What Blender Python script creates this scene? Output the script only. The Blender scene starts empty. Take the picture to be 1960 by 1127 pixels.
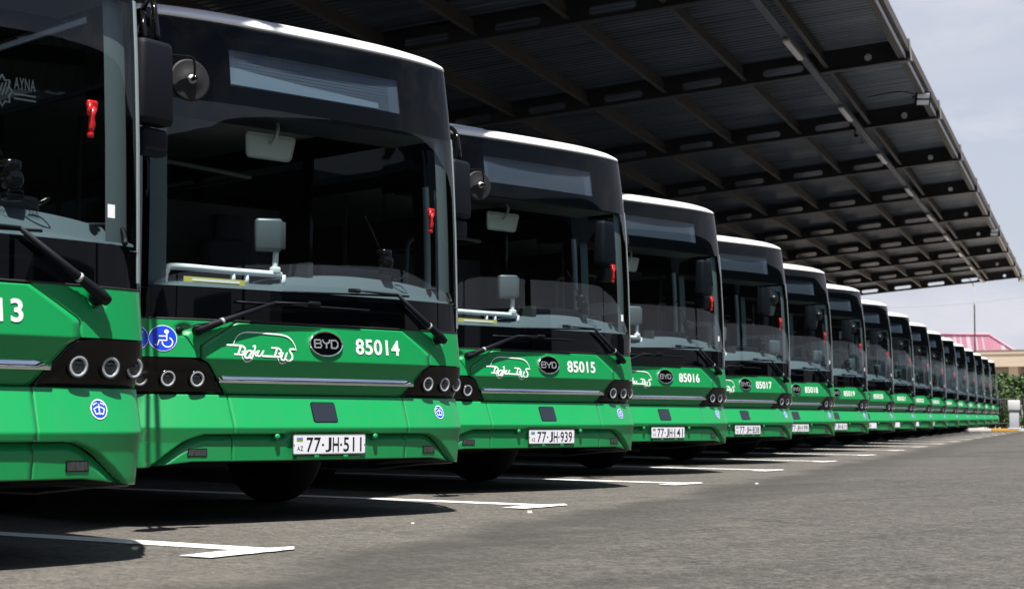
import bpy, bmesh, math, random
from bisect import bisect_right
from mathutils import Vector, Matrix
R = math.radians
scene = bpy.context.scene
COL = scene.collection

# ---------------------------------------------------------------- camera
cam_d = bpy.data.cameras.new('camera'); cam = bpy.data.objects.new('camera', cam_d); COL.objects.link(cam)
CAM = Vector((8.358, 0.0, 0.668)); YAW, PITCH, ROLL = 0.80048, 0.071047, 0.005961
FW = Vector((-math.sin(YAW)*math.cos(PITCH), math.cos(YAW)*math.cos(PITCH), math.sin(PITCH)))
RT = Vector((math.cos(YAW), math.sin(YAW), 0)); UP = RT.cross(FW)
RT, UP = math.cos(ROLL)*RT + math.sin(ROLL)*UP, -math.sin(ROLL)*RT + math.cos(ROLL)*UP
M = Matrix((RT, UP, -FW)).transposed().to_4x4(); M.translation = CAM
cam.matrix_world = M
cam_d.sensor_width = 36; cam_d.lens = 3213.92/1960*36
cam_d.clip_start = .05; cam_d.clip_end = 3000
cam_d.dof.use_dof = True; cam_d.dof.focus_distance = 11.0; cam_d.dof.aperture_fstop = 5.0
scene.camera = cam

# ---------------------------------------------------------------- sky, sun, exposure
SUNV = Vector((.80, -.62, 3.05)).normalized()
SUN_EL = math.asin(SUNV.z); SUN_ROT = math.atan2(SUNV.x, SUNV.y)
world = bpy.data.worlds.new('World'); scene.world = world; world.use_nodes = True
wt = world.node_tree; wt.nodes.clear()
w_out = wt.nodes.new('ShaderNodeOutputWorld'); w_bg = wt.nodes.new('ShaderNodeBackground')
w_sky = wt.nodes.new('ShaderNodeTexSky'); w_sky.sky_type = 'NISHITA'; w_sky.sun_disc = False
w_sky.sun_elevation = SUN_EL; w_sky.sun_rotation = SUN_ROT
w_sky.air_density = 1.0; w_sky.dust_density = 1.2; w_sky.ozone_density = 2.0
w_co = wt.nodes.new('ShaderNodeTexCoord'); w_map = wt.nodes.new('ShaderNodeMapping'); w_map.inputs['Scale'].default_value = (1, 1, 3.2)
w_n = wt.nodes.new('ShaderNodeTexNoise'); w_n.inputs['Scale'].default_value = 2.6; w_n.inputs['Detail'].default_value = 6
w_r = wt.nodes.new('ShaderNodeMapRange'); w_r.inputs[1].default_value = .42; w_r.inputs[2].default_value = .72; w_r.inputs[3].default_value = 0; w_r.inputs[4].default_value = .35
w_mix = wt.nodes.new('ShaderNodeMixRGB'); w_mix.inputs[2].default_value = (5.1, 5.35, 6.15, 1)
wt.links.new(w_co.outputs['Generated'], w_map.inputs[0]); wt.links.new(w_map.outputs[0], w_n.inputs['Vector'])
w_sep = wt.nodes.new('ShaderNodeSeparateXYZ'); wt.links.new(w_co.outputs['Generated'], w_sep.inputs[0])
w_h = wt.nodes.new('ShaderNodeMapRange'); w_h.inputs[1].default_value = .20; w_h.inputs[2].default_value = .44; w_h.inputs[3].default_value = .80; w_h.inputs[4].default_value = .0
w_add = wt.nodes.new('ShaderNodeMath'); w_add.operation = 'ADD'; w_add.use_clamp = True
wt.links.new(w_sep.outputs[2], w_h.inputs[0]); wt.links.new(w_n.outputs[0], w_r.inputs[0])
wt.links.new(w_r.outputs[0], w_add.inputs[0]); wt.links.new(w_h.outputs[0], w_add.inputs[1]); wt.links.new(w_add.outputs[0], w_mix.inputs[0])
w_n2 = wt.nodes.new('ShaderNodeTexNoise'); w_n2.inputs['Scale'].default_value = 5.5; w_n2.inputs['Detail'].default_value = 8; w_n2.inputs['Roughness'].default_value = .6
w_r2 = wt.nodes.new('ShaderNodeMapRange'); w_r2.inputs[1].default_value = .47; w_r2.inputs[2].default_value = .66; w_r2.inputs[4].default_value = .75
w_mix2 = wt.nodes.new('ShaderNodeMixRGB'); w_mix2.inputs[2].default_value = (6.3, 6.3, 6.8, 1)      # soft whitish cloud
wt.links.new(w_map.outputs[0], w_n2.inputs['Vector']); wt.links.new(w_n2.outputs[0], w_r2.inputs[0]); wt.links.new(w_r2.outputs[0], w_mix2.inputs[0])
wt.links.new(w_sky.outputs[0], w_mix.inputs[1]); wt.links.new(w_mix.outputs[0], w_mix2.inputs[1]); wt.links.new(w_mix2.outputs[0], w_bg.inputs[0])
w_bg.inputs[1].default_value = .05; wt.links.new(w_bg.outputs[0], w_out.inputs[0])
sun_d = bpy.data.lights.new('sun', 'SUN'); sun_d.energy = 5.0; sun_d.angle = R(.53); sun_d.color = (1, .955, .89)
sun = bpy.data.objects.new('sun', sun_d); COL.objects.link(sun); sun.rotation_euler = SUNV.to_track_quat('Z', 'Y').to_euler()
scene.view_settings.view_transform = 'Standard'; scene.view_settings.look = 'None'
scene.view_settings.exposure = 1.3; scene.view_settings.gamma = 1
scene.cycles.max_bounces = 10; scene.cycles.transparent_max_bounces = 24
scene.cycles.use_denoising = True

# ---------------------------------------------------------------- materials
MATS = {}
def mat(name, col, rough=.5, metal=0, coat=0, spec=.5, noise=None, bump=None, coat_rough=.03):
    m = bpy.data.materials.new(name); m.use_nodes = True; nt = m.node_tree
    b = nt.nodes['Principled BSDF']; c = (*col, 1) if len(col) == 3 else col
    b.inputs['Base Color'].default_value = c; b.inputs['Roughness'].default_value = rough
    b.inputs['Metallic'].default_value = metal; b.inputs['Coat Weight'].default_value = coat
    b.inputs['Coat Roughness'].default_value = coat_rough; b.inputs['Specular IOR Level'].default_value = spec
    if noise or bump:
        tc = nt.nodes.new('ShaderNodeTexCoord')
    if noise:      # (scale, amount, second colour[, stretch])
        n = nt.nodes.new('ShaderNodeTexNoise'); n.inputs['Scale'].default_value = noise[0]; n.inputs['Detail'].default_value = 6
        mp = nt.nodes.new('ShaderNodeMapping'); mp.inputs['Scale'].default_value = noise[3] if len(noise) > 3 else (1, 1, 1)
        nt.links.new(tc.outputs['Object'], mp.inputs[0]); nt.links.new(mp.outputs[0], n.inputs['Vector'])
        rp = nt.nodes.new('ShaderNodeMapRange'); rp.inputs[1].default_value = .35; rp.inputs[2].default_value = .68
        rp.inputs[4].default_value = noise[1]; nt.links.new(n.outputs[0], rp.inputs[0])
        mx = nt.nodes.new('ShaderNodeMixRGB'); mx.inputs[1].default_value = c; mx.inputs[2].default_value = (*noise[2], 1)
        nt.links.new(rp.outputs[0], mx.inputs[0]); nt.links.new(mx.outputs[0], b.inputs['Base Color'])
    if bump:       # (scale, strength)
        n2 = nt.nodes.new('ShaderNodeTexNoise'); n2.inputs['Scale'].default_value = bump[0]; n2.inputs['Detail'].default_value = 4
        nt.links.new(tc.outputs['Object'], n2.inputs['Vector'])
        bp = nt.nodes.new('ShaderNodeBump'); bp.inputs['Strength'].default_value = bump[1]; bp.inputs['Distance'].default_value = .01
        nt.links.new(n2.outputs[0], bp.inputs['Height']); nt.links.new(bp.outputs[0], b.inputs['Normal'])
    MATS[name] = m; return m
def glass(name, tint, k):
    m = bpy.data.materials.new(name); m.use_nodes = True; nt = m.node_tree; nt.nodes.clear()
    o = nt.nodes.new('ShaderNodeOutputMaterial'); mx = nt.nodes.new('ShaderNodeMixShader')
    t = nt.nodes.new('ShaderNodeBsdfTransparent'); t.inputs[0].default_value = (*tint, 1)
    g = nt.nodes.new('ShaderNodeBsdfGlossy'); g.inputs['Roughness'].default_value = .004; g.inputs[0].default_value = (.95, .98, 1, 1)
    lw = nt.nodes.new('ShaderNodeLayerWeight'); lw.inputs[0].default_value = .5      # Schlick reflectance, the same from both sides of the pane
    pw = nt.nodes.new('ShaderNodeMath'); pw.operation = 'POWER'; pw.inputs[1].default_value = 5; nt.links.new(lw.outputs['Facing'], pw.inputs[0])
    f = nt.nodes.new('ShaderNodeMath'); f.operation = 'MULTIPLY_ADD'; f.inputs[1].default_value = .96; f.inputs[2].default_value = .04; nt.links.new(pw.outputs[0], f.inputs[0])
    ml = nt.nodes.new('ShaderNodeMath'); ml.operation = 'MULTIPLY'; ml.inputs[1].default_value = k; ml.use_clamp = True
    nt.links.new(f.outputs[0], ml.inputs[0]); nt.links.new(ml.outputs[0], mx.inputs[0])
    nt.links.new(t.outputs[0], mx.inputs[1]); nt.links.new(g.outputs[0], mx.inputs[2]); nt.links.new(mx.outputs[0], o.inputs[0])
    MATS[name] = m; return m
GREEN = mat('green_paint', (.0, .245, .062), .42, coat=.32, noise=(3, .12, (.0005, .215, .060)))
def road_dust(m):      # thin film of dust low on the panels, with runs and patches of its own
    nt = m.node_tree; b = nt.nodes['Principled BSDF']; src = b.inputs['Base Color'].links[0].from_socket
    tc = nt.nodes.new('ShaderNodeTexCoord'); sp = nt.nodes.new('ShaderNodeSeparateXYZ'); nt.links.new(tc.outputs['Object'], sp.inputs[0])
    r = nt.nodes.new('ShaderNodeMapRange'); r.inputs[1].default_value = .33; r.inputs[2].default_value = .85; r.inputs[3].default_value = .14; r.inputs[4].default_value = .02; nt.links.new(sp.outputs[2], r.inputs[0])
    mp = nt.nodes.new('ShaderNodeMapping'); mp.inputs['Scale'].default_value = (1, 1, .35); n = nt.nodes.new('ShaderNodeTexNoise'); n.inputs['Scale'].default_value = 9; n.inputs['Detail'].default_value = 9; n.inputs['Roughness'].default_value = .7
    nt.links.new(tc.outputs['Object'], mp.inputs[0]); nt.links.new(mp.outputs[0], n.inputs['Vector'])
    r2 = nt.nodes.new('ShaderNodeMapRange'); r2.inputs[1].default_value = .42; r2.inputs[2].default_value = .70; nt.links.new(n.outputs[0], r2.inputs[0])
    ml = nt.nodes.new('ShaderNodeMath'); ml.operation = 'MULTIPLY'; nt.links.new(r.outputs[0], ml.inputs[0]); nt.links.new(r2.outputs[0], ml.inputs[1])
    mx = nt.nodes.new('ShaderNodeMixRGB'); mx.inputs[2].default_value = (.10, .105, .08, 1); nt.links.new(ml.outputs[0], mx.inputs[0]); nt.links.new(src, mx.inputs[1]); nt.links.new(mx.outputs[0], b.inputs['Base Color'])
road_dust(GREEN)
WHITEP = mat('white_paint', (.82, .83, .84), .35, coat=.6)
FRIT = mat('black_glass', (.0012, .0018, .0025), .02, spec=.13)
GLOSSB = mat('gloss_black', (.004, .004, .004), .12, spec=.3)
PLAST = mat('black_plastic', (.004, .0055, .009), .55, spec=.16, bump=(300, .25))
MIRP = mat('mirror_shell', (.016, .0155, .017), .55, spec=.25, bump=(300, .2))
RUBBER = mat('rubber', (.012, .012, .012), .8, spec=.2)
UNDER = mat('underbody_black', (.008, .008, .008), .85, spec=.1)
CHROME = mat('chrome', (.85, .86, .88), .08, metal=1)
DARKCHROME = mat('emblem_chrome', (.62, .63, .65), .38, metal=.8)
LAMPRING = mat('lamp_ring', (.36, .38, .41), .25, metal=.0, coat=1)
LAMPLENS = mat('lamp_lens', (.03, .035, .045), .05, coat=1)
LAMPCORE = mat('lamp_projector', (.006, .007, .01), .03, coat=1)
WHITE = mat('white_vinyl', (.85, .86, .86), .45)
BLUE = mat('blue_vinyl', (.004, .045, .55), .4)
PLATEW = mat('plate_white', (.72, .74, .80), .35, noise=(40, .15, (.62, .63, .66)))
INK = mat('plate_ink', (.008, .008, .01), .4)
FLAGB = mat('flag_blue', (.05, .35, .7), .4); FLAGR = mat('flag_red', (.6, .04, .06), .4); FLAGG = mat('flag_green', (.08, .4, .06), .4)
FOGLENS = mat('fog_lens', (.02, .022, .026), .1, coat=1, noise=(90, .5, (.08, .085, .09), (1, 1, .2)))
WGLASS = glass('windscreen_glass', (.78, .86, .87), .95)
SGLASS = glass('side_glass', (.10, .12, .12), 1.0)
SIGNGLASS = glass('sign_glass', (.75, .8, .82), 1.1)
LEDP = mat('led_panel', (.055, .076, .105), .55, noise=(60, .2, (.045, .064, .09)))
DASH = mat('dashboard_grey', (.06, .082, .094), .6, bump=(200, .15))
DASHD = mat('dashboard_dark', (.03, .033, .036), .6)
INTW = mat('interior_pale', (.25, .265, .26), .6)
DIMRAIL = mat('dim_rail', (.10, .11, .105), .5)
INTD = mat('interior_dark', (.026, .030, .033), .7)
SEATM = mat('seat_fabric', (.014, .018, .027), .9)
POLE = mat('handrail_white', (.78, .8, .8), .3, coat=.5)
GREYM = mat('hub_grey', (.30, .32, .33), .4)
VALM = mat('validator_grey', (.085, .10, .108), .35)
MIRB = mat('mirror_back', (.55, .60, .55), .45)
EDGEGLINT = mat('painted_edge_glint', (.20, .24, .25), .35, coat=.6)  # bright line of light at the screen corners, put into the colour
INTP = mat('pillar_cover', (.11, .135, .14), .6)
RED = mat('red_plastic', (.85, .012, .01), .3, coat=.8)
YELLOW = mat('yellow_tape', (.55, .50, .10), .5)
GASKET = mat('seal_rubber', (.01, .01, .01), .6)
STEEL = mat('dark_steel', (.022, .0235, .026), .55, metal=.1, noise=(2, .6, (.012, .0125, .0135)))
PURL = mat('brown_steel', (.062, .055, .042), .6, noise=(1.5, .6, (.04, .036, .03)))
SHEET = mat('galvanised_sheet', (.14, .165, .195), .38, metal=.35, noise=(1.3, .9, (.05, .06, .072), (.25, 3, 1)))
def streak(m, ang, stretch):
    nt = m.node_tree; n = [x for x in nt.nodes if x.type == 'TEX_NOISE'][0]; mp = [x for x in nt.nodes if x.type == 'MAPPING'][0]; mp.inputs['Scale'].default_value = (1, 1, 1); mp.inputs['Rotation'].default_value = (0, 0, ang)
    m2 = nt.nodes.new('ShaderNodeMapping'); m2.inputs['Scale'].default_value = stretch; nt.links.new(mp.outputs[0], m2.inputs[0]); nt.links.new(m2.outputs[0], n.inputs['Vector'])
streak(SHEET, -math.atan2(.451, .893), (.16, 2.6, 1))
EDGEM = mat('pale_steel', (.22, .215, .21), .5, noise=(2, .5, (.15, .145, .14)))
TRAY = mat('cable_tray_steel', (.11, .12, .13), .45, metal=.4)
TUBEL = mat('tube_diffuser', (.75, .72, .70), .4)
LEDLENS = mat('flood_lens', (.78, .85, .86), .2, coat=1)
CONC = mat('kerb_white', (.5, .49, .47), .8, noise=(5, .4, (.4, .39, .37)))
KYEL = mat('kerb_yellow', (.5, .26, .03), .8, noise=(5, .4, (.4, .23, .05)))
LINE = mat('road_paint', (.62, .62, .61), .7, noise=(9, .45, (.42, .41, .39)))
BEIGE = mat('beige_stone', (.47, .39, .30), .8, noise=(.6, .5, (.40, .33, .25), (1, 1, 6)))
BEIGED = mat('beige_render', (.34, .275, .24), .85, noise=(.5, .5, (.29, .23, .20)))
COPING = mat('brown_coping', (.14, .11, .08), .8)
PINK = mat('pink_sheet', (.40, .16, .225), .6, noise=(.5, .5, (.44, .25, .31), (1, 1, .1)))
PINKW = mat('pale_sheet', (.45, .40, .45), .6)
KIOSKM = mat('kiosk_white', (.40, .42, .45), .5, noise=(3, .3, (.26, .27, .29)))
KIOSKH = mat('kiosk_head_white', (.52, .525, .54), .5)
GREYPOLE = mat('pole_grey', (.17, .175, .18), .5)
LIP = mat('bright_lip', (.50, .50, .52), .4)
BARK = mat('bark', (.06, .045, .03), .9)
LEAF = mat('leaf_green', (.045, .10, .017), .6, noise=(2.2, .8, (.016, .040, .008)))
FENCEM = mat('fence_black', (.02, .022, .022), .5)
PANELW = mat('grey_cladding', (.13, .135, .15), .8, noise=(.4, .6, (.07, .075, .085), (1, 1, .1)))
WINDOWD = mat('dark_window', (.02, .025, .03), .1)

# ---------------------------------------------------------------- mesh helpers
class MB:
    def __init__(s): s.v = []; s.f = []; s.m = []; s.sm = []
    def add(s, vs, fs, m=0, smooth=False):
        o = len(s.v); s.v += [tuple(v) for v in vs]
        for f in fs: s.f.append(tuple(i+o for i in f)); s.m.append(m); s.sm.append(smooth)
    def box(s, c, d, m=0, rot=None):
        vs = [(x*d[0]/2, y*d[1]/2, z*d[2]/2) for x in (-1, 1) for y in (-1, 1) for z in (-1, 1)]
        if rot: vs = [rot @ Vector(v) for v in vs]
        s.add([(v[0]+c[0], v[1]+c[1], v[2]+c[2]) for v in vs], [(0,1,3,2),(4,6,7,5),(0,4,5,1),(2,3,7,6),(0,2,6,4),(1,5,7,3)], m)
    def rbox(s, c, d, r, m=0, rot=None, seg=3, taper=None):
        bm = bmesh.new(); bmesh.ops.create_cube(bm, size=1)
        for v in bm.verts:
            k = 1 if taper is None or v.co.z > 0 else taper
            v.co = Vector((v.co.x*d[0]*k, v.co.y*d[1]*k, v.co.z*d[2]))
        bmesh.ops.bevel(bm, geom=list(bm.edges), offset=r, segments=seg, profile=.5, affect='EDGES')
        bm.verts.index_update()
        vs = [(rot @ v.co if rot else v.co)+Vector(c) for v in bm.verts]
        s.add(vs, [[v.index for v in f.verts] for f in bm.faces], m, True); bm.free()
    def tube(s, pts, r, n=8, m=0, caps=True):
        pts = [Vector(p) for p in pts]; rr = r if isinstance(r, (list, tuple)) else [r]*len(pts)
        o = []; pu = None
        for i, p in enumerate(pts):
            t = (pts[min(i+1, len(pts)-1)]-pts[max(i-1, 0)]).normalized()
            if pu is None: pu = t.cross(Vector((.31, .17, .93)) if abs(t.z) < .9 else Vector((1, .1, 0))).normalized()
            u = (pu - t*pu.dot(t)).normalized(); pu = u; w = t.cross(u)
            o += [p+(u*math.cos(a)+w*math.sin(a))*rr[i] for a in (2*math.pi*k/n for k in range(n))]
        fs = [(i*n+k, i*n+(k+1) % n, (i+1)*n+(k+1) % n, (i+1)*n+k) for i in range(len(pts)-1) for k in range(n)]
        if caps: fs += [tuple(reversed(range(n))), tuple(range((len(pts)-1)*n, len(pts)*n))]
        s.add(o, fs, m, True)
    def lathe(s, prof, org, axis, n=24, m=0, mats=None):
        a = Vector(axis).normalized(); u = a.cross(Vector((0, 0, 1)) if abs(a.z) < .9 else Vector((1, 0, 0))).normalized(); w = a.cross(u); org = Vector(org)
        vs = [org+a*h+(u*math.cos(t)+w*math.sin(t))*r for r, h in prof for t in (2*math.pi*k/n for k in range(n))]
        o = len(s.v); s.v += [tuple(v) for v in vs]
        for i in range(len(prof)-1):
            for k in range(n):
                s.f.append((o+i*n+k, o+i*n+(k+1) % n, o+(i+1)*n+(k+1) % n, o+(i+1)*n+k)); s.m.append(mats[i] if mats else m); s.sm.append(True)
    def grid(s, rows, m=0, smooth=True, flip=False):
        n = len(rows[0]); vs = [p for r in rows for p in r]
        fs = [(i*n+k, i*n+k+1, (i+1)*n+k+1, (i+1)*n+k) for i in range(len(rows)-1) for k in range(n-1)]
        if flip: fs = [tuple(reversed(f)) for f in fs]
        s.add(vs, fs, m, smooth)
    def build(s, name, mats, parent=None, **kw):
        me = bpy.data.meshes.new(name); me.from_pydata(s.v, [], s.f); me.update()
        for x in (mats if isinstance(mats, (list, tuple)) else [mats]): me.materials.append(x)
        me.polygons.foreach_set('material_index', s.m); me.polygons.foreach_set('use_smooth', s.sm)
        return link(name, me, parent, **kw)
def link(name, data, parent=None, **kw):
    o = bpy.data.objects.new(name, data); COL.objects.link(o)
    if parent: o.parent = parent
    for k, v in kw.items(): o[k] = v
    return o
def thing(name, label, cat, loc=(0, 0, 0), rz=0, group=None):
    o = link(name, None, label=label, category=cat); o.location = loc; o.rotation_euler = (0, 0, rz); o.empty_display_size = .3
    if group: o['group'] = group
    return o
def tag(o, label, cat, group=None):
    o['label'] = label; o['category'] = cat
    if group: o['group'] = group
    return o
def smoothed(pts, n=6):
    P = [pts[0]]+list(pts)+[pts[-1]]; out = []
    for i in range(1, len(P)-2):
        for k in range(n):
            t = k/n; a, b, c, d = P[i-1], P[i], P[i+1], P[i+2]
            out.append(tuple(.5*((2*b[j])+(c[j]-a[j])*t+(2*a[j]-5*b[j]+4*c[j]-d[j])*t*t+(3*b[j]-a[j]-3*c[j]+d[j])*t**3) for j in range(len(b))))
    out.append(tuple(pts[-1])); return out
def stroke2d(pts, widths, caps=True):
    """flat ribbon along 2D pts -> (verts, faces)"""
    n = len(pts); vs = []; fs = []
    for i, p in enumerate(pts):
        a = pts[max(i-1, 0)]; b = pts[min(i+1, n-1)]; dx, dy = b[0]-a[0], b[1]-a[1]; l = math.hypot(dx, dy) or 1
        w = widths[i]/2 if isinstance(widths, (list, tuple)) else widths/2
        vs += [(p[0]-dy/l*w, p[1]+dx/l*w), (p[0]+dy/l*w, p[1]-dx/l*w)]
    fs = [(2*i, 2*i+1, 2*i+3, 2*i+2) for i in range(n-1)]
    if caps:
        for i, sg in ((0, -1), (n-1, 1)):
            a = pts[max(i-1, 0)]; b = pts[min(i+1, n-1)]; an = math.atan2(b[1]-a[1], b[0]-a[0])
            w = (widths[i] if isinstance(widths, (list, tuple)) else widths)/2; o = len(vs)
            vs += [(pts[i][0]+w*math.cos(an+sg*t)*sg, pts[i][1]+w*math.sin(an+sg*t)*sg) for t in (math.pi/2-math.pi*k/6 for k in range(7))]
            fs.append(tuple(range(o, o+7)) if sg > 0 else tuple(range(o, o+7)))
    return vs, fs
def text2d(txt, size, sx=1.0, bold=0.0, space=1.0):
    cu = bpy.data.curves.new('t', 'FONT'); cu.body = txt; cu.size = size; cu.offset = bold; cu.space_character = space; cu.resolution_u = 4
    ob = bpy.data.objects.new('t', cu); COL.objects.link(ob)
    me = bpy.data.meshes.new_from_object(ob.evaluated_get(bpy.context.evaluated_depsgraph_get()))
    vs = [(v.co.x*sx, v.co.y) for v in me.vertices]; fs = [tuple(p.vertices) for p in me.polygons]
    bpy.data.objects.remove(ob); bpy.data.curves.remove(cu); bpy.data.meshes.remove(me)
    x0, x1 = min(v[0] for v in vs), max(v[0] for v in vs); y0, y1 = min(v[1] for v in vs), max(v[1] for v in vs)
    return [(v[0]-(x0+x1)/2, v[1]-(y0+y1)/2) for v in vs], fs, x1-x0, y1-y0
def fit_text(txt, w, h, bold=0.0, space=1.0):
    vs, fs, tw, th = text2d(txt, 1.0, 1.0, bold, space)
    return [(v[0]*w/tw, v[1]*h/th) for v in vs], fs

# ---------------------------------------------------------------- the bus: front surface
PLAN=[(0,0),(.2,-.0012),(.4,-.005),(.6,-.0125),(.75,-.024),(.9,-.044),(1.02,-.066),(1.12,-.090),(1.2,-.116),(1.26,-.147),(1.295,-.195),(1.31,-.27),(1.315,-.40),(1.315,-1.2)]
PROF=[(.33,.0),(.377,.004),(.49,.008),(.577,.022),(.772,-.052),(.776,-.072),(.845,-.048),(.885,-.030),(.988,.004),(1.2,-.020),(1.217,-.022),(1.45,-.024),(1.9,-.036),(2.3,-.058),(2.53,-.078),(2.75,-.106),(3.0,-.146),(3.2,-.186)]
WID=[(.3,.985),(.577,1.0),(.8,1.01),(1.3,.998),(2.56,.985),(3.1,.98)]
def lin(T,x):
    if x<=T[0][0]: return T[0][1]
    for (a,b),(c,d) in zip(T,T[1:]):
        if x<=c: return b+(d-b)*(x-a)/(c-a)
    return T[-1][1]
def _plan_table():
    # centripetal-ish Catmull-Rom through PLAN, arc-length table
    P=[(-PLAN[1][0],PLAN[1][1])]+PLAN+[(1.315,-1.6)]
    out=[]
    for i in range(1,len(P)-2):
        p0,p1,p2,p3=P[i-1],P[i],P[i+1],P[i+2]
        d1=math.dist(p0,p1);d2=math.dist(p1,p2);d3=math.dist(p2,p3)
        for k in range(12):
            t=k/12
            m1=[(p2[j]-p0[j])/(d1+d2)*d2 for j in (0,1)];m2=[(p3[j]-p1[j])/(d2+d3)*d2 for j in (0,1)]
            h=(2*t**3-3*t*t+1,t**3-2*t*t+t,-2*t**3+3*t*t,t**3-t*t)
            out.append(tuple(h[0]*p1[j]+h[1]*m1[j]+h[2]*p2[j]+h[3]*m2[j] for j in (0,1)))
    out.append(PLAN[-1]); S=[0]
    for a,b in zip(out,out[1:]): S.append(S[-1]+math.dist(a,b))
    return out,S
_PT,_PS=_plan_table()
def plan(s):
    a=abs(s); i=min(max(bisect_right(_PS,a)-1,0),len(_PS)-2)
    t=(a-_PS[i])/(_PS[i+1]-_PS[i]); p,q=_PT[i],_PT[i+1]
    y=p[0]+(q[0]-p[0])*t; x=p[1]+(q[1]-p[1])*t
    return (y if s>=0 else -y),x
def surf0(s,z):
    y,x=plan(s); w=lin(WID,z)
    return x+lin(PROF,z),y*w,z
def surf(s,z,d=0.0):
    p=surf0(s,z)
    if d==0: return p
    e=.02
    a=surf0(s-e,z);b=surf0(s+e,z);c=surf0(s,z-e);f=surf0(s,z+e)
    u=[b[i]-a[i] for i in range(3)];v=[f[i]-c[i] for i in range(3)]
    n=(u[1]*v[2]-u[2]*v[1],u[2]*v[0]-u[0]*v[2],u[0]*v[1]-u[1]*v[0])
    l=math.sqrt(sum(k*k for k in n)); 
    return tuple(p[i]+n[i]/l*d for i in range(3))

def s_at_x(x):      # arc length where the plan curve reaches depth x on the flank
    for i, p in enumerate(_PT):
        if p[1] <= x: return _PS[i]
    return _PS[-1]
S_END = s_at_x(-.62)
def rng(a, b, step):
    n = max(1, int(round(abs(b-a)/step))); return [a+(b-a)*i/n for i in range(n+1)]
def mirror_s(sg, rows): return rows if sg > 0 else [list(reversed([(p[0], -p[1], p[2]) for p in r])) for r in rows]
def patch(mb, vz, sl, sr, nu, disp=None, m=0, lip=.016, us=None, off=0.0):
    """vz: list of z; sl/sr: functions of z giving the s limits; a lip folds the border inwards"""
    rows = []
    us = us or [k/nu for k in range(nu+1)]
    for z in vz:
        a, b = sl(z), sr(z)
        rows.append([surf(a+(b-a)*u, z, off+(disp(a+(b-a)*u, z) if disp else 0)) for u in us])
    if lip:
        def inn(z, s): return surf(s, z, off+(disp(s, z) if disp else 0)-lip)
        rows = [[inn(z, sl(z))]+r+[inn(z, sr(z))] for z, r in zip(vz, rows)]
        def lipr(z): return [inn(z, sl(z)+(sr(z)-sl(z))*u) for u in [us[0]]+us+[us[-1]]]
        rows = [lipr(vz[0])]+rows+[lipr(vz[-1])]
    mb.grid(rows, m, True)
def decal(mb, vf, s0, z0, off=.003, m=0, rx=1.0):
    vs, fs = vf; mb.add([surf(s0+v[0], z0+v[1], off) for v in vs], fs, m)
def disc2d(r, n=40, rings=4, ry=None):
    ry = ry or r; vs = [(0, 0)]; fs = []
    for j in range(1, rings+1):
        vs += [(r*j/rings*math.cos(2*math.pi*k/n), ry*j/rings*math.sin(2*math.pi*k/n)) for k in range(n)]
    fs = [(0, 1+k, 1+(k+1) % n) for k in range(n)]
    for j in range(rings-1):
        a = 1+j*n; b = a+n; fs += [(a+k, b+k, b+(k+1) % n, a+(k+1) % n) for k in range(n)]
    return vs, fs
def ring2d(r0, r1, n=40):
    vs = [(r*math.cos(2*math.pi*k/n), r*math.sin(2*math.pi*k/n)) for r in (r0, r1) for k in range(n)]
    return vs, [(k, n+k, n+(k+1) % n, (k+1) % n) for k in range(n)]
def arc(cx, cy, r, a0, a1, n=16, ry=None): return [(cx+r*math.cos(R(a0+(a1-a0)*k/n)), cy+(ry or r)*math.sin(R(a0+(a1-a0)*k/n))) for k in range(n+1)]
const = lambda c: (lambda z: c)

LED_A = [(.68, .537), (.84, .537), (.885, .534), (.93, .522), (.975, .507), (1.02, .487), (1.11, .425), (1.21, .352), (1.3, .29)]
LED_B = [(.68, .491), (.83, .491), (.88, .488), (.915, .476), (.96, .45), (1.03, .41), (1.10, .366), (1.2, .31), (1.3, .25)]
def ledge_disp(s, z):      # step cut into the lower bumper: sharp above, sloping out below
    s = abs(s); za = lin(LED_A, s) if s > .68 else .537; zb = lin(LED_B, s) if s > .68 else .491
    if s > 1.27 or z >= za: return 0.0
    if z <= zb: return -.012
    t = (za-z)/(za-zb)
    return -.052*min(1, t/.09)+.040*max(0, (t-.09)/.91)

def side_bottom(x):        # lower edge of the flank with the two wheel arches
    z = .33
    for wx in (-2.05, -8.55):
        d = abs(x-wx)
        if d < .60: z = max(z, .46+math.sqrt(max(0, .60**2-d*d)))
    return z

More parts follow.
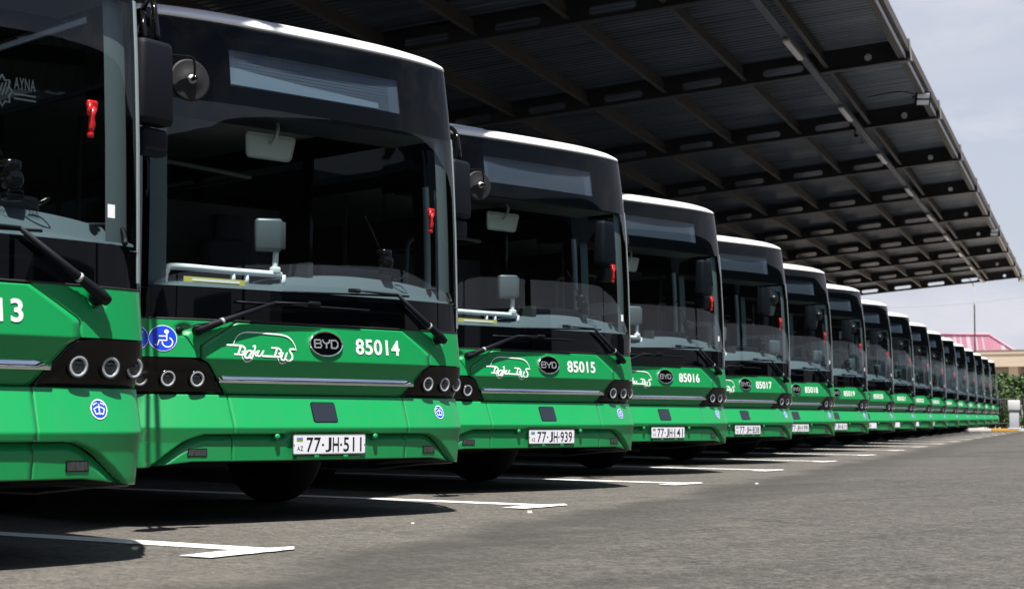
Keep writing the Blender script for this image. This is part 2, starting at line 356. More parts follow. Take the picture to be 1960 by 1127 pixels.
STROKES_LOGO = [   # (u, v, width) traced from the lettering; u right, v down, in trace units
 [(235,415,36),(480,420,36),(545,432,40),(590,470,44),(600,510,40),(575,550,40),(530,562,30)],
 [(540,560,30),(572,585,38),(560,620,36),(500,620,34),(380,615,34)],
 [(512,432,44),(450,612,44)],
 [(742,540,34),(690,528,34),(640,548,38),(600,610,42),(592,668,38),(625,690,34),(662,676,34),(705,600,30)],
 [(742,540,36),(692,655,36),(705,690,34),(735,668,28)],
 [(768,430,32),(812,432,40),(745,655,40),(700,690,30)],
 [(872,528,30),(825,560,32),(800,590,30),(822,632,34),(850,636,30)],
 [(886,528,36),(848,605,36),(868,638,36),(915,630,34),(975,528,34)],
 [(985,528,36),(945,610,36),(965,636,36)],
 [(965,636,40),(1300,642,38)],
 [(1168,447,36),(1280,450,36),(1335,470,40),(1368,510,42),(1358,550,38),(1310,566,28)],
 [(1310,566,28),(1345,592,36),(1330,638,36),(1280,642,34)],
 [(1280,452,44),(1222,642,44)],
 [(1402,556,38),(1362,670,38),(1385,708,36),(1435,695,34),(1492,556,38)],
 [(1484,560,36),(1450,660,36),(1462,690,32)],
 [(1672,463,38),(1590,460,38),(1556,482,40),(1572,535,44),(1606,600,46),(1606,660,46),(1570,708,42),(1520,720,38),(1470,700,28)],
 [(360,410,12),(374,345,14),(420,250,17),(490,178,20),(590,132,24),(740,120,30),(1070,130,30),(1330,142,32),(1480,168,32),(1560,210,28),(1630,285,22),(1680,385,16),(1704,490,10)],
 [(525,648,12),(548,715,18),(590,757,24),(640,770,26),(690,752,22),(738,712,14)],
 [(1285,662,12),(1308,730,18),(1350,775,24),(1400,786,26),(1450,768,20),(1492,735,12)],
]
def logo_mesh(mb):
    for i, st in enumerate(STROKES_LOGO):
        P = smoothed([((u-967)*.0003356, -(v-452)*.000273, w) for u, v, w in st], 5)
        vs, fs = stroke2d([(p[0], p[1]) for p in P], [p[2]*.00028 for p in P])
        decal(mb, (vs, fs), -.478, 1.0605, .0022+.00012*i)

def make_front(bus, number):
    # ---- bumper centre with plate recess
    mb = MB(); vz = rng(.377, .772, .0066)
    def dispc(s, z):
        d = ledge_disp(s, z); a = abs(s-.027)
        if a < .315 and z < .552:      # flat mount for the number plate
            k = min(1, max(0, (.315-a)/.02), max(0, (.552-z)/.012)) if a < .315 else 0
            d = d*(1-k)+(-.016)*k
        return d
    us = sorted(set([k/60 for k in range(61)]))
    patch(mb, vz, const(-.683), const(.683), 60, dispc, us=us)
    b = mb.build('bumper', GREEN, bus)
    mb = MB()
    for z in (.377,):                   # underside return
        mb.grid([[surf(s, .377, -.028) for s in rng(-.683, .683, .1)], [(surf(s, .377)[0]-.25, surf(s, .377)[1], .36) for s in rng(-.683, .683, .1)]])
    mb.build('bumper_underside', UNDER, b)
    for s in (-.372, .40):               # towing eye covers
        mb = MB(); p = surf(s, .522, -.006); mb.lathe([(0, .012), (.016, .012), (.019, .006), (.019, -.01)], p, (1, 0, .15), 14)
        mb.build('towing_eye_cover', GREEN, b)
    mb = MB()                            # mounting ledge under the plate
    p = surf(.027, .402, -.012); mb.rbox((p[0]+.004, p[1], .393), (.02, .50, .022), .004)
    for y in (-.10, .13): mb.rbox((p[0]+.016, p[1]+y, .398), (.016, .035, .018), .003)
    mb.build('plate_bracket', GREEN, b)
    mb = MB()                            # radar cover: rounded rectangle on the sloping face
    pts = []
    for cx, cz, a0 in ((.074, .042, 0), (-.074, .042, 90), (-.074, -.042, 180), (.074, -.042, 270)):
        pts += arc(cx, cz, .016, a0, a0+90, 5)
    n = len(pts)
    mb.add([surf(.0+x, .672+z*1.02, .004) for x, z in pts], [tuple(range(n))])
    mb.add([surf(x*1.06, .672+z*1.09, .002) for x, z in pts]+[surf(x*1.06, .672+z*1.09, -.004) for x, z in pts], [(i, (i+1) % n, n+(i+1) % n, n+i) for i in range(n)])
    mb.add([surf(x*1.06, .672+z*1.09, .0021) for x, z in pts], [tuple(range(n))], 1)
    mb.build('sensor_cover', [mat('sensor_glass', (.012, .015, .022), .22, coat=.6) if 'sensor_glass' not in MATS else MATS['sensor_glass'], GLOSSB], b)
    # ---- bumper corners
    for sg in (-1, 1):
        mb = MB(); rows = []
        S = rng(.689, 1.32, .0085)+rng(1.36, S_END, .06)
        for i in range(62):
            t = i/61; row = []
            for s in S:
                zb = .377-.034*min(1, max(0, (s-.95)/.3)); z = zb+(.772-zb)*t
                row.append(surf(s, z, ledge_disp(s, z)))
            rows.append(row)
        first = [surf(s, .377-.034*min(1, max(0, (s-.95)/.3)), ledge_disp(s, .36)-.018) for s in S]
        last = [surf(s, .772, -.03) for s in S]
        rows = [first]+rows+[last]
        rows = [[surf(.689, .377+.395*max(0, min(1, (i-1)/61)), ledge_disp(.689, .377+.395*max(0, min(1, (i-1)/61)))-.016)]+r for i, r in enumerate(rows)]
        mb.grid(mirror_s(sg, rows))
        bc = mb.build('bumper_corner', GREEN, bus)
        mb = MB()
        mb.grid(mirror_s(sg, [[surf(s, .377-.034*min(1, max(0, (s-.95)/.3)), -.02) for s in S], [(surf(s, .35)[0]-.22, surf(s, .35)[1]*.86, .335) for s in S]]))
        mb.build('bumper_underside', UNDER, bc)
        mb = MB()                        # side marker and clearance lamp in the lower face
        q = [(-.058, -.019), (.058, -.019), (.050, .019), (-.058, .019)]
        q = [(x*sg, z) for x, z in q]
        mb.add([surf(.918*sg+x*1.12, .432+z*1.25, -.0095) for x, z in q], [(0, 1, 2, 3)], 1)
        mb.add([surf(.918*sg+x, .432+z, -.0075) for x, z in q], [(0, 1, 2, 3)], 0)
        mb.build('fog_lamp', [FOGLENS, GLOSSB], bc)
        if sg > 0:
            mb = MB(); decal(mb, disc2d(.047, 32, 2, .044), 1.02, .678, .003, 0); decal(mb, disc2d(.0425, 32, 2, .0395), 1.02, .678, .0036, 1)
            for pl in ([(-.030, .003), (-.015, .010), (0, .012), (.015, .010), (.030, .003)], [(-.030, .003), (-.020, -.020)], [(.030, .003), (.020, -.020)], [(-.020, -.020), (0, -.015), (.020, -.020)], [(0, .024), (0, -.02)], [(-.03, .02), (-.024, .025)], [(-.018, .026), (-.012, .029)], [(.03, .02), (.024, .025)], [(.018, .026), (.012, .029)]):
                decal(mb, stroke2d(pl, .0042), 1.02, .676, .0042, 0)
            mb.build('washer_sticker', [WHITE, BLUE], bc)
    # ---- hood panel (the hatch below the windscreen)
    def hs(z): return lin([(.778, .683), (.958, .838), (.985, .893), (1.055, .895), (1.07, .882), (1.205, .652)], z)
    mb = MB(); vz = rng(.778, 1.205, .0065)
    patch(mb, vz, lambda z: -hs(z), hs, 40)
    hood = mb.build('hood_panel', GREEN, bus)
    mb = MB(); logo_mesh(mb); mb.build('logo_lettering', WHITE, hood)
    # emblem
    mb = MB(); p0 = surf(0, 1.098); n = 48
    def oval(rx, rz, off): return [surf(rx*math.cos(2*math.pi*k/n), 1.098+rz*math.sin(2*math.pi*k/n), off) for k in range(n)]
    ringp = [oval(.131, .080, 0), oval(.131, .080, .010), oval(.127, .0765, .014), oval(.122, .072, .011), oval(.121, .071, .006)]
    for a_, b_ in zip(ringp, ringp[1:]): mb.add(a_+b_, [(k, (k+1) % n, n+(k+1) % n, n+k) for k in range(n)], 0, True)
    mb.add(oval(.121, .071, .006), [tuple(range(n))], 1)
    L = []
    def bar(pts, w): L.append(stroke2d(pts, w, False))
    bx = -.064                         # the three letters, block strokes
    bar([(bx-.026, .024), (bx-.026, -.026)], .010)
    bar([(bx-.03, .024), (bx+.016, .024), (bx+.022, .016), (bx+.018, .002), (bx-.022, .001)], .009); bar([(bx+.018, .001), (bx+.025, -.008), (bx+.02, -.024), (bx-.03, -.024)], .009)
    bar([(-.03, .027), (-.024, .012), (-.012, .004), (.012, .004), (.024, .012), (.03, .027)], .009); bar([(0, .004), (0, -.028)], .010)
    bx = .066
    bar([(bx-.026, .024), (bx-.026, -.026)], .010); bar([(bx-.03, .024), (bx+.008, .024), (bx+.024, .010), (bx+.024, -.012), (bx+.01, -.025), (bx-.03, -.025)], .009)
    for i, (vs, fs) in enumerate(L):
        mb.add([surf(v[0], 1.098+v[1], .0105+.00015*i) for v in vs], fs, 2)
        k = len(vs); mb.add([surf(v[0], 1.098+v[1], .0105+.00015*i) for v in vs]+[surf(v[0], 1.098+v[1], .006) for v in vs], [(j, j+2, k+j+2, k+j) for j in range(k-2)], 2)
    mb.build('emblem', [CHROME, FRIT, DARKCHROME], hood)
    # ---- chrome strip
    mb = MB(); rows = []
    for z, o in ((.849, -.004), (.850, .019), (.855, .024), (.862, .023), (.880, .012), (.886, -.004)):
        e = .765-(.885-z)*.35; rows.append([surf(s, z, o) for s in rng(-e, e, .05)])
    mb.grid(rows); mb.add(rows[0][:1]+[r[0] for r in rows[1:]], [tuple(range(6))]); mb.add([r[-1] for r in rows], [tuple(range(6))])
    mb.build('chrome_strip', CHROME, bus)
    # ---- corner panels beside the hood
    for sg in (-1, 1):
        mb = MB(); rows = []
        for z in rng(.990, 1.212, .012):
            a = hs(z)+.009 if z > 1.0 else .905
            S = [a+(1.32-a)*k/30 for k in range(31)]+rng(1.36, S_END, .06)
            def dz(s, zz):              # dimple round the wiper spindle
                d = math.hypot((s-1.0)/.055, (zz-1.155)/.038); return -.022*max(0, 1-d*d) if d < 1 else 0
            rows.append([surf(a, z, -.016)]+[surf(s, z, dz(s, z)) for s in S])
        mb.grid(mirror_s(sg, rows))
        z0 = .990; S = rng(.905, S_END, .04); mb.grid(mirror_s(sg, [[surf(s, z0, -.03) for s in S], [surf(s, z0) for s in S]]))
        cp = mb.build('corner_panel', GREEN, bus)
        if sg < 0:
            def badge(s0, strokes, polys, rings):
                mb = MB(); decal(mb, disc2d(.085, 44, 4, .076), s0, 1.098, .003, 0); decal(mb, disc2d(.0815, 44, 4, .0725), s0, 1.098, .0037, 1)
                i = 0
                for pl, w in strokes:
                    i += 1; decal(mb, stroke2d([(x*.082, y*.073) for x, y in pl], w*.075), s0, 1.098, .0044+.0001*i, 0)
                for pl in polys:
                    i += 1; decal(mb, ([(x*.082, y*.073) for x, y in pl], [tuple(range(len(pl)))]), s0, 1.098, .0044+.0001*i, 0)
                return mb
            wh = [([(.28, .38), (.27, -.17), (-.28, -.17), (-.41, -.56), (-.55, -.52)], .10), ([(-.27, .17), (.27, .17)], .085), (arc(.32, -.32, .38, 62, -180, 24), .09)]
            badge(-1.13, wh, [arc(.26, .53, .17, 0, 350, 20)], 0).build('wheelchair_badge', [WHITE, BLUE], cp)
            st = [([(.30, .10), (.62, .48)], .07), (arc(-.30, -.50, .16, 0, 360, 18), .06), (arc(.16, -.50, .16, 0, 360, 18), .06), ([(-.25, -.1), (-.05, -.36)], .06), ([(.1, -.1), (-.2, -.36)], .06)]
            badge(-1.298, st, [[(-.52, .22), (.42, .22), (.34, -.02), (.1, -.14), (-.3, -.14), (-.48, .02)], [(-.52, .26)]+arc(-.1, .26, .42, 180, 100, 10)], 0).build('pram_badge', [WHITE, BLUE], cp)
    # ---- headlight housings
    for sg in (-1, 1):
        mb = MB(); rows = []
        def hl(z): return lin([(.776, .700), (.80, .715), (.94, .832), (.962, .862), (.976, .91), (.984, .98)], z)
        for z in rng(.776, .984, .013):
            a = hl(z); S = [a+(1.32-a)*k/26 for k in range(27)]+rng(1.36, S_END, .06)
            bul = .010*math.sin(math.pi*(z-.776)/.208)
            rows.append([surf(a, z, -.02)]+[surf(s, z, bul*min(1, (s-a)/.05)) for s in S])
        mb.grid(mirror_s(sg, rows))
        hh = mb.build('headlight_housing', GLOSSB, bus)
        for i, s in enumerate((.90, 1.08, 1.242)):
            p = Vector(surf(s*sg, .866, .003 if s < 1.2 else -.003)); nn = Vector(surf(s*sg, .866, .1))-Vector(surf(s*sg, .866, 0)); nn.normalize()
            ax = (nn*.55+Vector((.75, 0, .10))).normalized(); mb = MB()
            mb.lathe([(r_*.86, h_) for r_, h_ in ((.064, -.07), (.064, .006), (.061, .016), (.056, .017), (.055, .014), (.053, .0165), (.041, .0165), (.039, .008), (.034, .004), (.031, .008), (.018, .014), (0, .016))], p+ax*.004, ax, 28,
                     mats=[3, 3, 3, 3, 0, 0, 0, 1, 1, 2, 2])
            mb.lathe([(.035, .0125), (.02, .0165), (0, .018)], p+ax*.004, ax, 20, m=4)
            mb.build('headlamp', [LAMPRING, LAMPLENS, LAMPCORE, GLOSSB, SIGNGLASS], hh)
    # ---- dark backing behind the panel joints
    mb = MB(); mb.grid([[surf(s, z, -.045 if z < .80 else -.024) for s in rng(-S_END, S_END, .05)] for z in (.36, .5, .577, .70, .772, .80, .9, 1.0, 1.1, 1.216)])
    mb.build('front_frame', UNDER, bus)
def make_screen(bus):
    def knots(a, b, st, sp): return sorted([v for v in rng(a, b, st) if min(abs(v-q) for q in sp) > st*.45]+sp)
    SA = [1.42, 1.50, 1.60, S_END]; SS = [-v for v in reversed(SA)]+knots(-1.32, 1.32, .03, [-1.22, 1.235, -.685, .69])+SA
    ZZ = knots(1.222, 3.035, .05, [1.412, 2.538, 2.655, 2.882])
    P = {(i, j): surf(s, z) for i, s in enumerate(SS) for j, z in enumerate(ZZ)}
    reg = {'frit': MB(), 'glass': MB(), 'sign': MB()}; mp = {k: {} for k in reg}
    for i in range(len(SS)-1):
        for j in range(len(ZZ)-1):
            sc, zc = (SS[i]+SS[i+1])/2, (ZZ[j]+ZZ[j+1])/2
            k = 'frit'
            if (-1.22 < sc < 1.235 or abs(sc) > 1.42) and 1.412 < zc < 2.538: k = 'glass'
            elif -.685 < sc < .69 and 2.655 < zc < 2.882: k = 'sign'
            q = []
            for c in ((i, j), (i+1, j), (i+1, j+1), (i, j+1)):
                if c not in mp[k]: mp[k][c] = len(reg[k].v); reg[k].v.append(P[c])
                q.append(mp[k][c])
            reg[k].f.append(tuple(q)); reg[k].m.append(0); reg[k].sm.append(True)
    ws = reg['glass'].build('windscreen', WGLASS, bus)
    fr = reg['frit'].build('windscreen_border', FRIT, ws)
    mb = reg['sign']                              # destination display: LED panel set back behind the glass
    sgn = mb.build('destination_sign', SIGNGLASS, bus)
    mb = MB(); gx = lambda z: lin(PROF, z)-.034
    mb.grid([[(gx(z)-o, y, z) for y in (-.70, .70)] for z, o in ((2.64, .03), (2.641, 0), (2.77, 0), (2.90, 0), (2.901, .03))], 0, False)
    def slat(y0, y1, z0, z1, e): mb.add([(gx(z)+e, y, z) for z in (z0, z1) for y in (y0, y1)], [(0, 1, 3, 2)], 1)
    for k in range(11): slat(-.62, .60, 2.668+k*.02, 2.672+k*.02, .003)
    for k in range(62): slat(-.62+k*.0197, -.6165+k*.0197, 2.668, 2.87, .0034)
    mb.build('display_panel', [LEDP, mat('led_slats', (.035, .05, .07), .6) if 'led_slats' not in MATS else MATS['led_slats']], sgn)
    mb = MB()                                      # rubber seal along the foot of the screen and roof edge
    mb.grid([[surf(s, z, o) for s in rng(-S_END, S_END, .05)] for z, o in ((1.212, -.02), (1.213, .002), (1.221, .002), (1.222, -.01))])
    mb.build('windscreen_seal', GASKET, ws); mb = MB()
    mb.grid([[surf(s, z, o) for s in rng(-S_END, S_END, .05)] for z, o in ((3.034, -.01), (3.035, -.004), (3.046, -.006), (3.047, -.02))])
    mb.build('roof_seal', GASKET, ws)
    for sg in (-1, 1):
        mb = MB(); mb.grid(mirror_s(sg, [[surf(s, z, o) for s, o in ((1.262, -.004), (1.263, .004), (1.29, .006), (1.318, .004), (1.319, -.004))] for z in rng(1.25, 2.56, .08)])); mb.build('edge_glint', EDGEGLINT, ws)  # pale strip added to imitate light along the edge of the glass
        mb = MB(); mb.grid(mirror_s(sg, [[surf(s, z, -.05) for s in rng(1.10, 1.26, .02)] for z in rng(1.42, 2.54, .1)])); mb.build('pillar_cover', INTP, ws)

def make_body(bus):
    x0, x1, yb = surf(S_END, 1.5)[0], -11.9, 1.312
    mb = MB(); xs = rng(x0, x1, .06)
    for sg in (-1, 1):
        mb.grid([[(x, sg*yb*1.0, side_bottom(x)) for x in xs], [(x, sg*yb*1.004, .62+.6*max(0, (side_bottom(x)-.5))) for x in xs], [(x, sg*yb*1.0, 1.215) for x in xs]])
    mb.grid([[(x1-.0, y, z) for y in rng(-yb, yb, .3)] for z in (.4, 1.215)])
    body = mb.build('body', GREEN, bus)
    mb = MB(); mb.box(((-.3+x1)/2, 0, .47), (x1*-1-.55, 2.2, .1)); mb.box((-.9, 0, .50), (1.1, 2.3, .12))
    for wx in (-2.05, -8.55): mb.box((wx, 0, .5), (.25, 1.7, .2)); 
    mb.build('underbody', UNDER, bus)
    for sg in (-1, 1):
        for a, b_, g in ((x0, -1.9, WGLASS), (-1.9, x1, SGLASS)):
            mb = MB(); mb.grid([[(x, sg*yb*.998, 1.225) for x in rng(a, b_, .5)], [(x, sg*yb*.985, 2.60) for x in rng(a, b_, .5)]]); mb.build('side_window', g, bus)
    mb = MB()
    for sg in (-1, 1):
        mb.grid([[(x, sg*yb*.985, 2.60) for x in rng(x0, x1, .5)], [(x, sg*yb*.98, 3.04) for x in rng(x0, x1, .5)]])
        for x in (-1.9, -3.4, -4.9, -6.4, -7.9, -9.4, -10.9): mb.box((x, sg*yb*.975, 1.92), (.10, .03, 1.38))
    mb.grid([[(x1, y, z) for y in rng(-yb*.98, yb*.98, .3)] for z in (1.215, 3.04)])
    mb.build('window_frame', FRIT, bus)
    # roof: successive contours of the plan curve, drawn in and up
    front = [surf(s, 3.04) for s in rng(-S_END, S_END, .04)]
    cont = [(p[0], p[1]) for p in front]+[(x, yb*.98) for x in rng(x0-.6, x1+.2, .6)]+[(x1+.02, yb*.9), (x1, 0), (x1+.02, -yb*.9)]+[(x, -yb*.98) for x in rng(x1+.2, x0-.6, .6)]
    mb = MB(); rows = []
    for d, z in ((.012, 3.046), (.004, 3.047), (0, 3.060), (.008, 3.076), (.028, 3.092), (.065, 3.117), (.13, 3.142), (.26, 3.168), (.5, 3.194), (.9, 3.21), (1.2, 3.215)):
        k = 1-d/1.315; rows.append([(min(x-d*.9, 0) if x > -6 else x+d, y*k, z) for x, y in cont]+[((min(cont[0][0]-d*.9, 0)), cont[0][1]*k, z)])
    mb.grid(rows); mb.add(rows[-1][:-1], [tuple(range(len(cont)))])
    roof = mb.build('roof', WHITEP, bus)
    mb = MB(); mb.rbox((-3.3, -.02, 3.275), (4.2, .90, .21), .07); mb.build('roof_pod', WHITEP, roof); mb = MB(); mb.rbox((-8.6, -.02, 3.29), (4.6, 1.6, .24), .07)
    mb.build('roof_pod', WHITEP, roof)
    for wx in (-2.05, -8.55):
        for sg in (-1, 1):
            mb = MB(); mb.lathe([(.29, -.15), (.42, -.15), (.465, -.13), (.485, -.09), (.488, 0), (.485, .09), (.465, .13), (.42, .15), (.29, .15)], (wx, sg*1.1, .488), (0, 1, 0), 40)
            w = mb.build('wheel', RUBBER, bus)
            mb = MB(); mb.lathe([(.29, .15), (.28, .10), (.25, .02), (.12, .01), (.11, .07), (0, .08)], (wx, sg*1.1, .488), (0, sg, 0), 24); mb.lathe([(.295, -.145), (0, -.12)], (wx, sg*1.1, .488), (0, sg, 0), 24, m=1)
            mb.build('rim', [GREYM, UNDER], w)
    for sg in (-1, 1):                             # skirt lip under the flanks, seen from below
        mb = MB(); mb.tube([(-.20, sg*1.25, .338), (-.55, sg*1.26, .315), (-1.0, sg*1.22, .27), (-1.6, sg*1.2, .26)], .006, 5)
        mb.build('skirt_edge', EDGEM, body)

def make_fittings(bus):
    # wipers
    def wiper(piv, elbow, bl, br, bc):
        mb = MB(); o = .045
        A = Vector(surf(*piv, .0)); 
        mb.lathe([(.030, -.01), (.030, .030), (.022, .048), (0, .05)], A, (1, 0, .05), 14)
        pv = Vector(surf(*piv, .04)); e = Vector(surf(*elbow, o)); mid = pv+(e-pv)*.28
        mb.tube([pv-(e-pv)*.06, pv+(e-pv)*.02, mid, e], [.024, .030, .021, .011], 8)
        mb.tube([mid, mid+(e-pv)*.03], .0225, 8, 1)
        c = Vector(surf(*bc, o)); mb.tube([e, e+(c-e)*.6, c], [.010, .007, .006], 6)
        n = 12; pts = [Vector(surf(bl[0]+(br[0]-bl[0])*k/n, bl[1]+(br[1]-bl[1])*k/n, .020)) for k in range(n+1)]
        mb.tube(pts, .0075, 6); mb.rbox(Vector(surf(*bc, .032)), (.03, .085, .026), .006)
        mb.tube([Vector(surf(bl[0]+(br[0]-bl[0])*k/n, bl[1]+(br[1]-bl[1])*k/n, .034)) for k in range(1, n)], .004, 5)
        mb.build('wiper', [PLAST, GREYM], bus)
        return pv
    wiper((1.0, 1.163), (.575, 1.435), (-.33, 1.408), (.695, 1.435), (.215, 1.445))
    pv = wiper((-.92, 1.150), (-.41, 1.335), (-.665, 1.33), (.35, 1.325), (-.105, 1.345))
    mb = MB(); q = Vector(surf(-1.03, 1.15, -.01)); mb.lathe([(.022, -.02), (.022, .012), (.012, .02), (0, .02)], q, (1, 0, .1), 12)
    mb.tube([q+Vector((.015, 0, 0)), q+Vector((.035, .03, .012)), pv+Vector((.02, -.03, .03)), pv+Vector((.02, .05, .035))], .004, 5)
    mb.build('washer_nozzle', PLAST, bus)
    # kerb side mirror on its arm, with the round front mirror
    mb = MB(); mb.tube(smoothed([(-.30, -1.22, 2.98), (-.05, -1.33, 3.02), (.36, -1.54, 2.96), (.60, -1.67, 2.86), (.645, -1.67, 2.66)], 6), .017, 8)
    mb.tube(smoothed([(-.25, -1.25, 2.88), (.1, -1.42, 2.90), (.52, -1.69, 2.82), (.62, -1.73, 2.66)], 6), .014, 8)
    mb.rbox((-.10, -1.30, 2.94), (.10, .05, .17), .012)
    arm = mb.build('mirror_arm', GLOSSB, bus)
    mb = MB(); ro = Matrix.Rotation(R(14), 3, 'Z'); mb.rbox((.66, -1.718, 2.415), (.12, .24, .455), .035, rot=ro, taper=1.12)
    hs_ = mb.build('mirror_housing', PLAST, bus)
    mb = MB(); mb.rbox((.64, -1.70, 2.10), (.10, .20, .15), .03, rot=ro)
    mb.build('wide_angle_mirror', PLAST, hs_)
    mb = MB(); c = Vector((.63, -1.452, 2.472)); ax = Vector((.96, -.12, .05)).normalized()
    mb.lathe([(.0, .030), (.03, .030), (.05, .022), (.10, .008), (.108, .010), (.116, .006), (.118, -.006), (.112, -.012), (0, -.03)], c, ax, 32)
    mb.tube(smoothed([c+ax*.03, c+ax*.07+Vector((0, -.005, .02)), c+ax*.075+Vector((0, -.02, .10)), Vector((.68, -1.54, 2.585)), Vector((.67, -1.62, 2.58))], 6), .007, 7, 1)
    mb.lathe([(.026, .028), (.026, .034), (0, .036)], c, ax, 14, m=2); mb.tube([c+ax*.03, c+ax*.075], .013, 8, 1)
    mb.build('round_mirror', [MIRP, GLOSSB, GREYM], arm)
    # ---- what shows through the windscreen
    mb = MB(); N = 40
    def dash_x(y): return plan(y)[1]-.03
    Y = rng(-1.255, 1.255, .05)
    mb.grid([[(dash_x(y)+.002, y, 1.392) for y in Y], [(dash_x(y)-.05, y, 1.430) for y in Y], [(dash_x(y)-.13, y, 1.455+.02*max(0, math.cos((y-.45)*2.2))) for y in Y], [(dash_x(y)-.17, y, 1.465+.085*max(0, math.cos((y-.5)*2.0))**.6) for y in Y], [(dash_x(y)-.36, y, 1.475+.10*max(0, math.cos((y-.5)*2.0))**.6) for y in Y], [(dash_x(y)-.62, y, 1.475+.10*max(0, math.cos((y-.5)*2.0))**.6) for y in Y], [(dash_x(y)-.70, y, 1.30) for y in Y], [(dash_x(y)-.72, y, .75) for y in Y]])
    dash = mb.build('dashboard', DASH, bus)
    mb = MB(); mb.rbox((-.58, .62, 1.60), (.22, .62, .09), .03, 0); mb.rbox((-.5, .07, 1.455), (.06, .05, .14), .01, 1)
    mb.tube(smoothed([(-.12, 1.16, 1.42), (-.20, 1.18, 1.50), (-.34, 1.12, 1.52), (-.40, .98, 1.50)], 6), .012, 6, 1)
    mb.build('instrument_binnacle', [DASHD, PLAST], dash)
    mb = MB()                                      # dash camera on a ball, with its cables
    mb.lathe([(0, .055), (.030, .048), (.05, .025), (.054, 0), (.048, -.025), (.028, -.045), (0, -.05)], (-.2, .64, 1.665), (.5, -.3, .3), 16); mb.lathe([(.036, -.05), (.05, -.02), (.05, .012), (.03, .02), (0, .02)], (-.21, .635, 1.735), (0, 0, 1), 14)
    mb.rbox((-.2, .645, 1.60), (.07, .08, .05), .01)
    mb.tube(smoothed([(-.19, .66, 1.60), (-.17, .74, 1.575), (-.16, .80, 1.60), (-.2, .78, 1.57), (-.2, .72, 1.56)], 6), .004, 5)
    mb.tube([(-.22, .62, 1.74), (-.30, .54, 1.98)], .006, 5)
    mb.build('dashboard_camera', GLOSSB, dash)
    mb = MB(); T = [(-.80+.06*math.sin(2*math.pi*k/28)*.9, .62+.21*math.cos(2*math.pi*k/28), 1.52+.19*math.sin(2*math.pi*k/28)*.45) for k in range(29)]
    mb.tube(T, .014, 7, caps=False)
    for k in (3, 11, 21): mb.tube([(-.86, .62, 1.47), T[k]], .012, 6)
    mb.build('steering_wheel', DASHD, bus)
    mb = MB(); X_ = -.19; rl = smoothed([(X_, -1.065, 1.40), (X_, -1.065, 1.46), (X_, -1.05, 1.508), (X_, -1.00, 1.532), (X_, -.6, 1.530), (X_, -.22, 1.530)], 5)
    mb.tube(rl, .021, 10); mb.tube([(X_, -.205, 1.45), (X_, -.205, 1.53)], .02, 8)
    for y in (-.58, -.48): mb.tube([(X_, y, 1.44), (X_, y, 1.52)], .017, 8)
    mb.tube([(X_, -.265, 1.53), (X_, -.265, 1.59), (X_-.01, -.25, 1.74)], .019, 8); mb.rbox((X_, -.265, 1.555), (.05, .06, .045), .01)
    rail = mb.build('handrail', POLE, bus)
    mb = MB(); mb.rbox((X_-.03, -.30, 1.775), (.11, .17, .205), .02, rot=Matrix.Rotation(R(-30), 3, 'Z')); mb.rbox((X_+.022, -.225, 1.775), (.02, .05, .17), .006, rot=Matrix.Rotation(R(30), 3, 'Z'))
    mb.build('ticket_validator', VALM, rail)
    mb = MB(); decal(mb, ([(-.205, .018), (.205, .012), (.205, -.022), (-.205, -.014)], [(0, 1, 2, 3)]), -.80, 1.453, -.006, 0)
    decal(mb, ([(-.15, .008), (.165, .004), (.165, -.010), (-.15, -.005)], [(0, 1, 2, 3)]), -.80, 1.452, -.0045, 1)
    mb.build('yellow_label', [YELLOW, WHITE], bus)
    mb = MB(); mb.rbox((-.5, -.10, 2.385), (.035, .40, .165), .03, rot=Matrix.Rotation(R(8), 3, 'Y'), taper=.86); mb.tube(smoothed([(-.47, -.11, 2.40), (-.44, -.10, 2.43), (-.45, -.07, 2.50), (-.5, -.04, 2.56), (-.5, -.02, 2.64)], 5), .012, 7)
    mb.build('interior_mirror', MIRB, bus)
    mb = MB()                                      # red emergency hammer in its holder
    HO = len(mb.v); mb.rbox((-.2, 1.045, 2.045), (.03, .075, .04), .012); mb.tube([(-.2, 1.06, 2.03), (-.2, 1.045, 1.99), (-.2, 1.05, 1.95), (-.2, 1.04, 1.915)], [.022, .018, .023, .016], 9)
    mb.tube([(-.195, 1.03, 2.05), (-.195, 1.022, 1.99)], .016, 8); mb.lathe([(.019, -.012), (.022, 0), (.019, .012), (0, .014)], (-.2, 1.04, 1.90), (0, 0, -1), 10); mb.lathe([(.019, -.006), (.021, 0), (.019, .006)], (-.2, 1.046, 1.935), (0, 0, -1), 10)
    mb.v = [((v[0]+.2)*.75-.138, (v[1]-1.045)*.72+.985, (v[2]-1.97)*.95+1.962) for v in mb.v]; mb.build('escape_hammer', RED, bus)
    # passenger compartment
    mb = MB(); mb.box((-6, 0, .66), (11.4, 2.5, .04), 1); mb.box((-6.1, 0, 2.78), (11.2, 2.5, .04), 0); mb.box((-.50, 0, 2.62), (.5, 2.3, .14), 2)
    mb.box((-11.7, 0, 1.8), (.04, 2.5, 2.2), 1)
    for sg in (-1, 1): mb.box((-6.1, sg*1.24, .96), (11.2, .03, .55), 1)
    mb.build('interior', [INTW, INTD, DASHD], bus)
    mb = MB(); mb.rbox((-1.75, .62, 1.20), (.50, .48, .12), .04); mb.rbox((-2.0, .62, 1.58), (.14, .48, .72), .05); mb.rbox((-2.0, .62, 2.03), (.10, .26, .2), .04); mb.box((-1.78, .62, .92), (.3, .3, .5))
    mb.build('driver_seat', SEATM, bus)
    mb = MB(); mb.box((-2.2, .62, 1.45), (.04, 1.2, 1.55), 0)
    mb.box((-1.15, .02, 1.15), (1.9, .04, .95), 0); mb.build('driver_partition', INTD, bus)
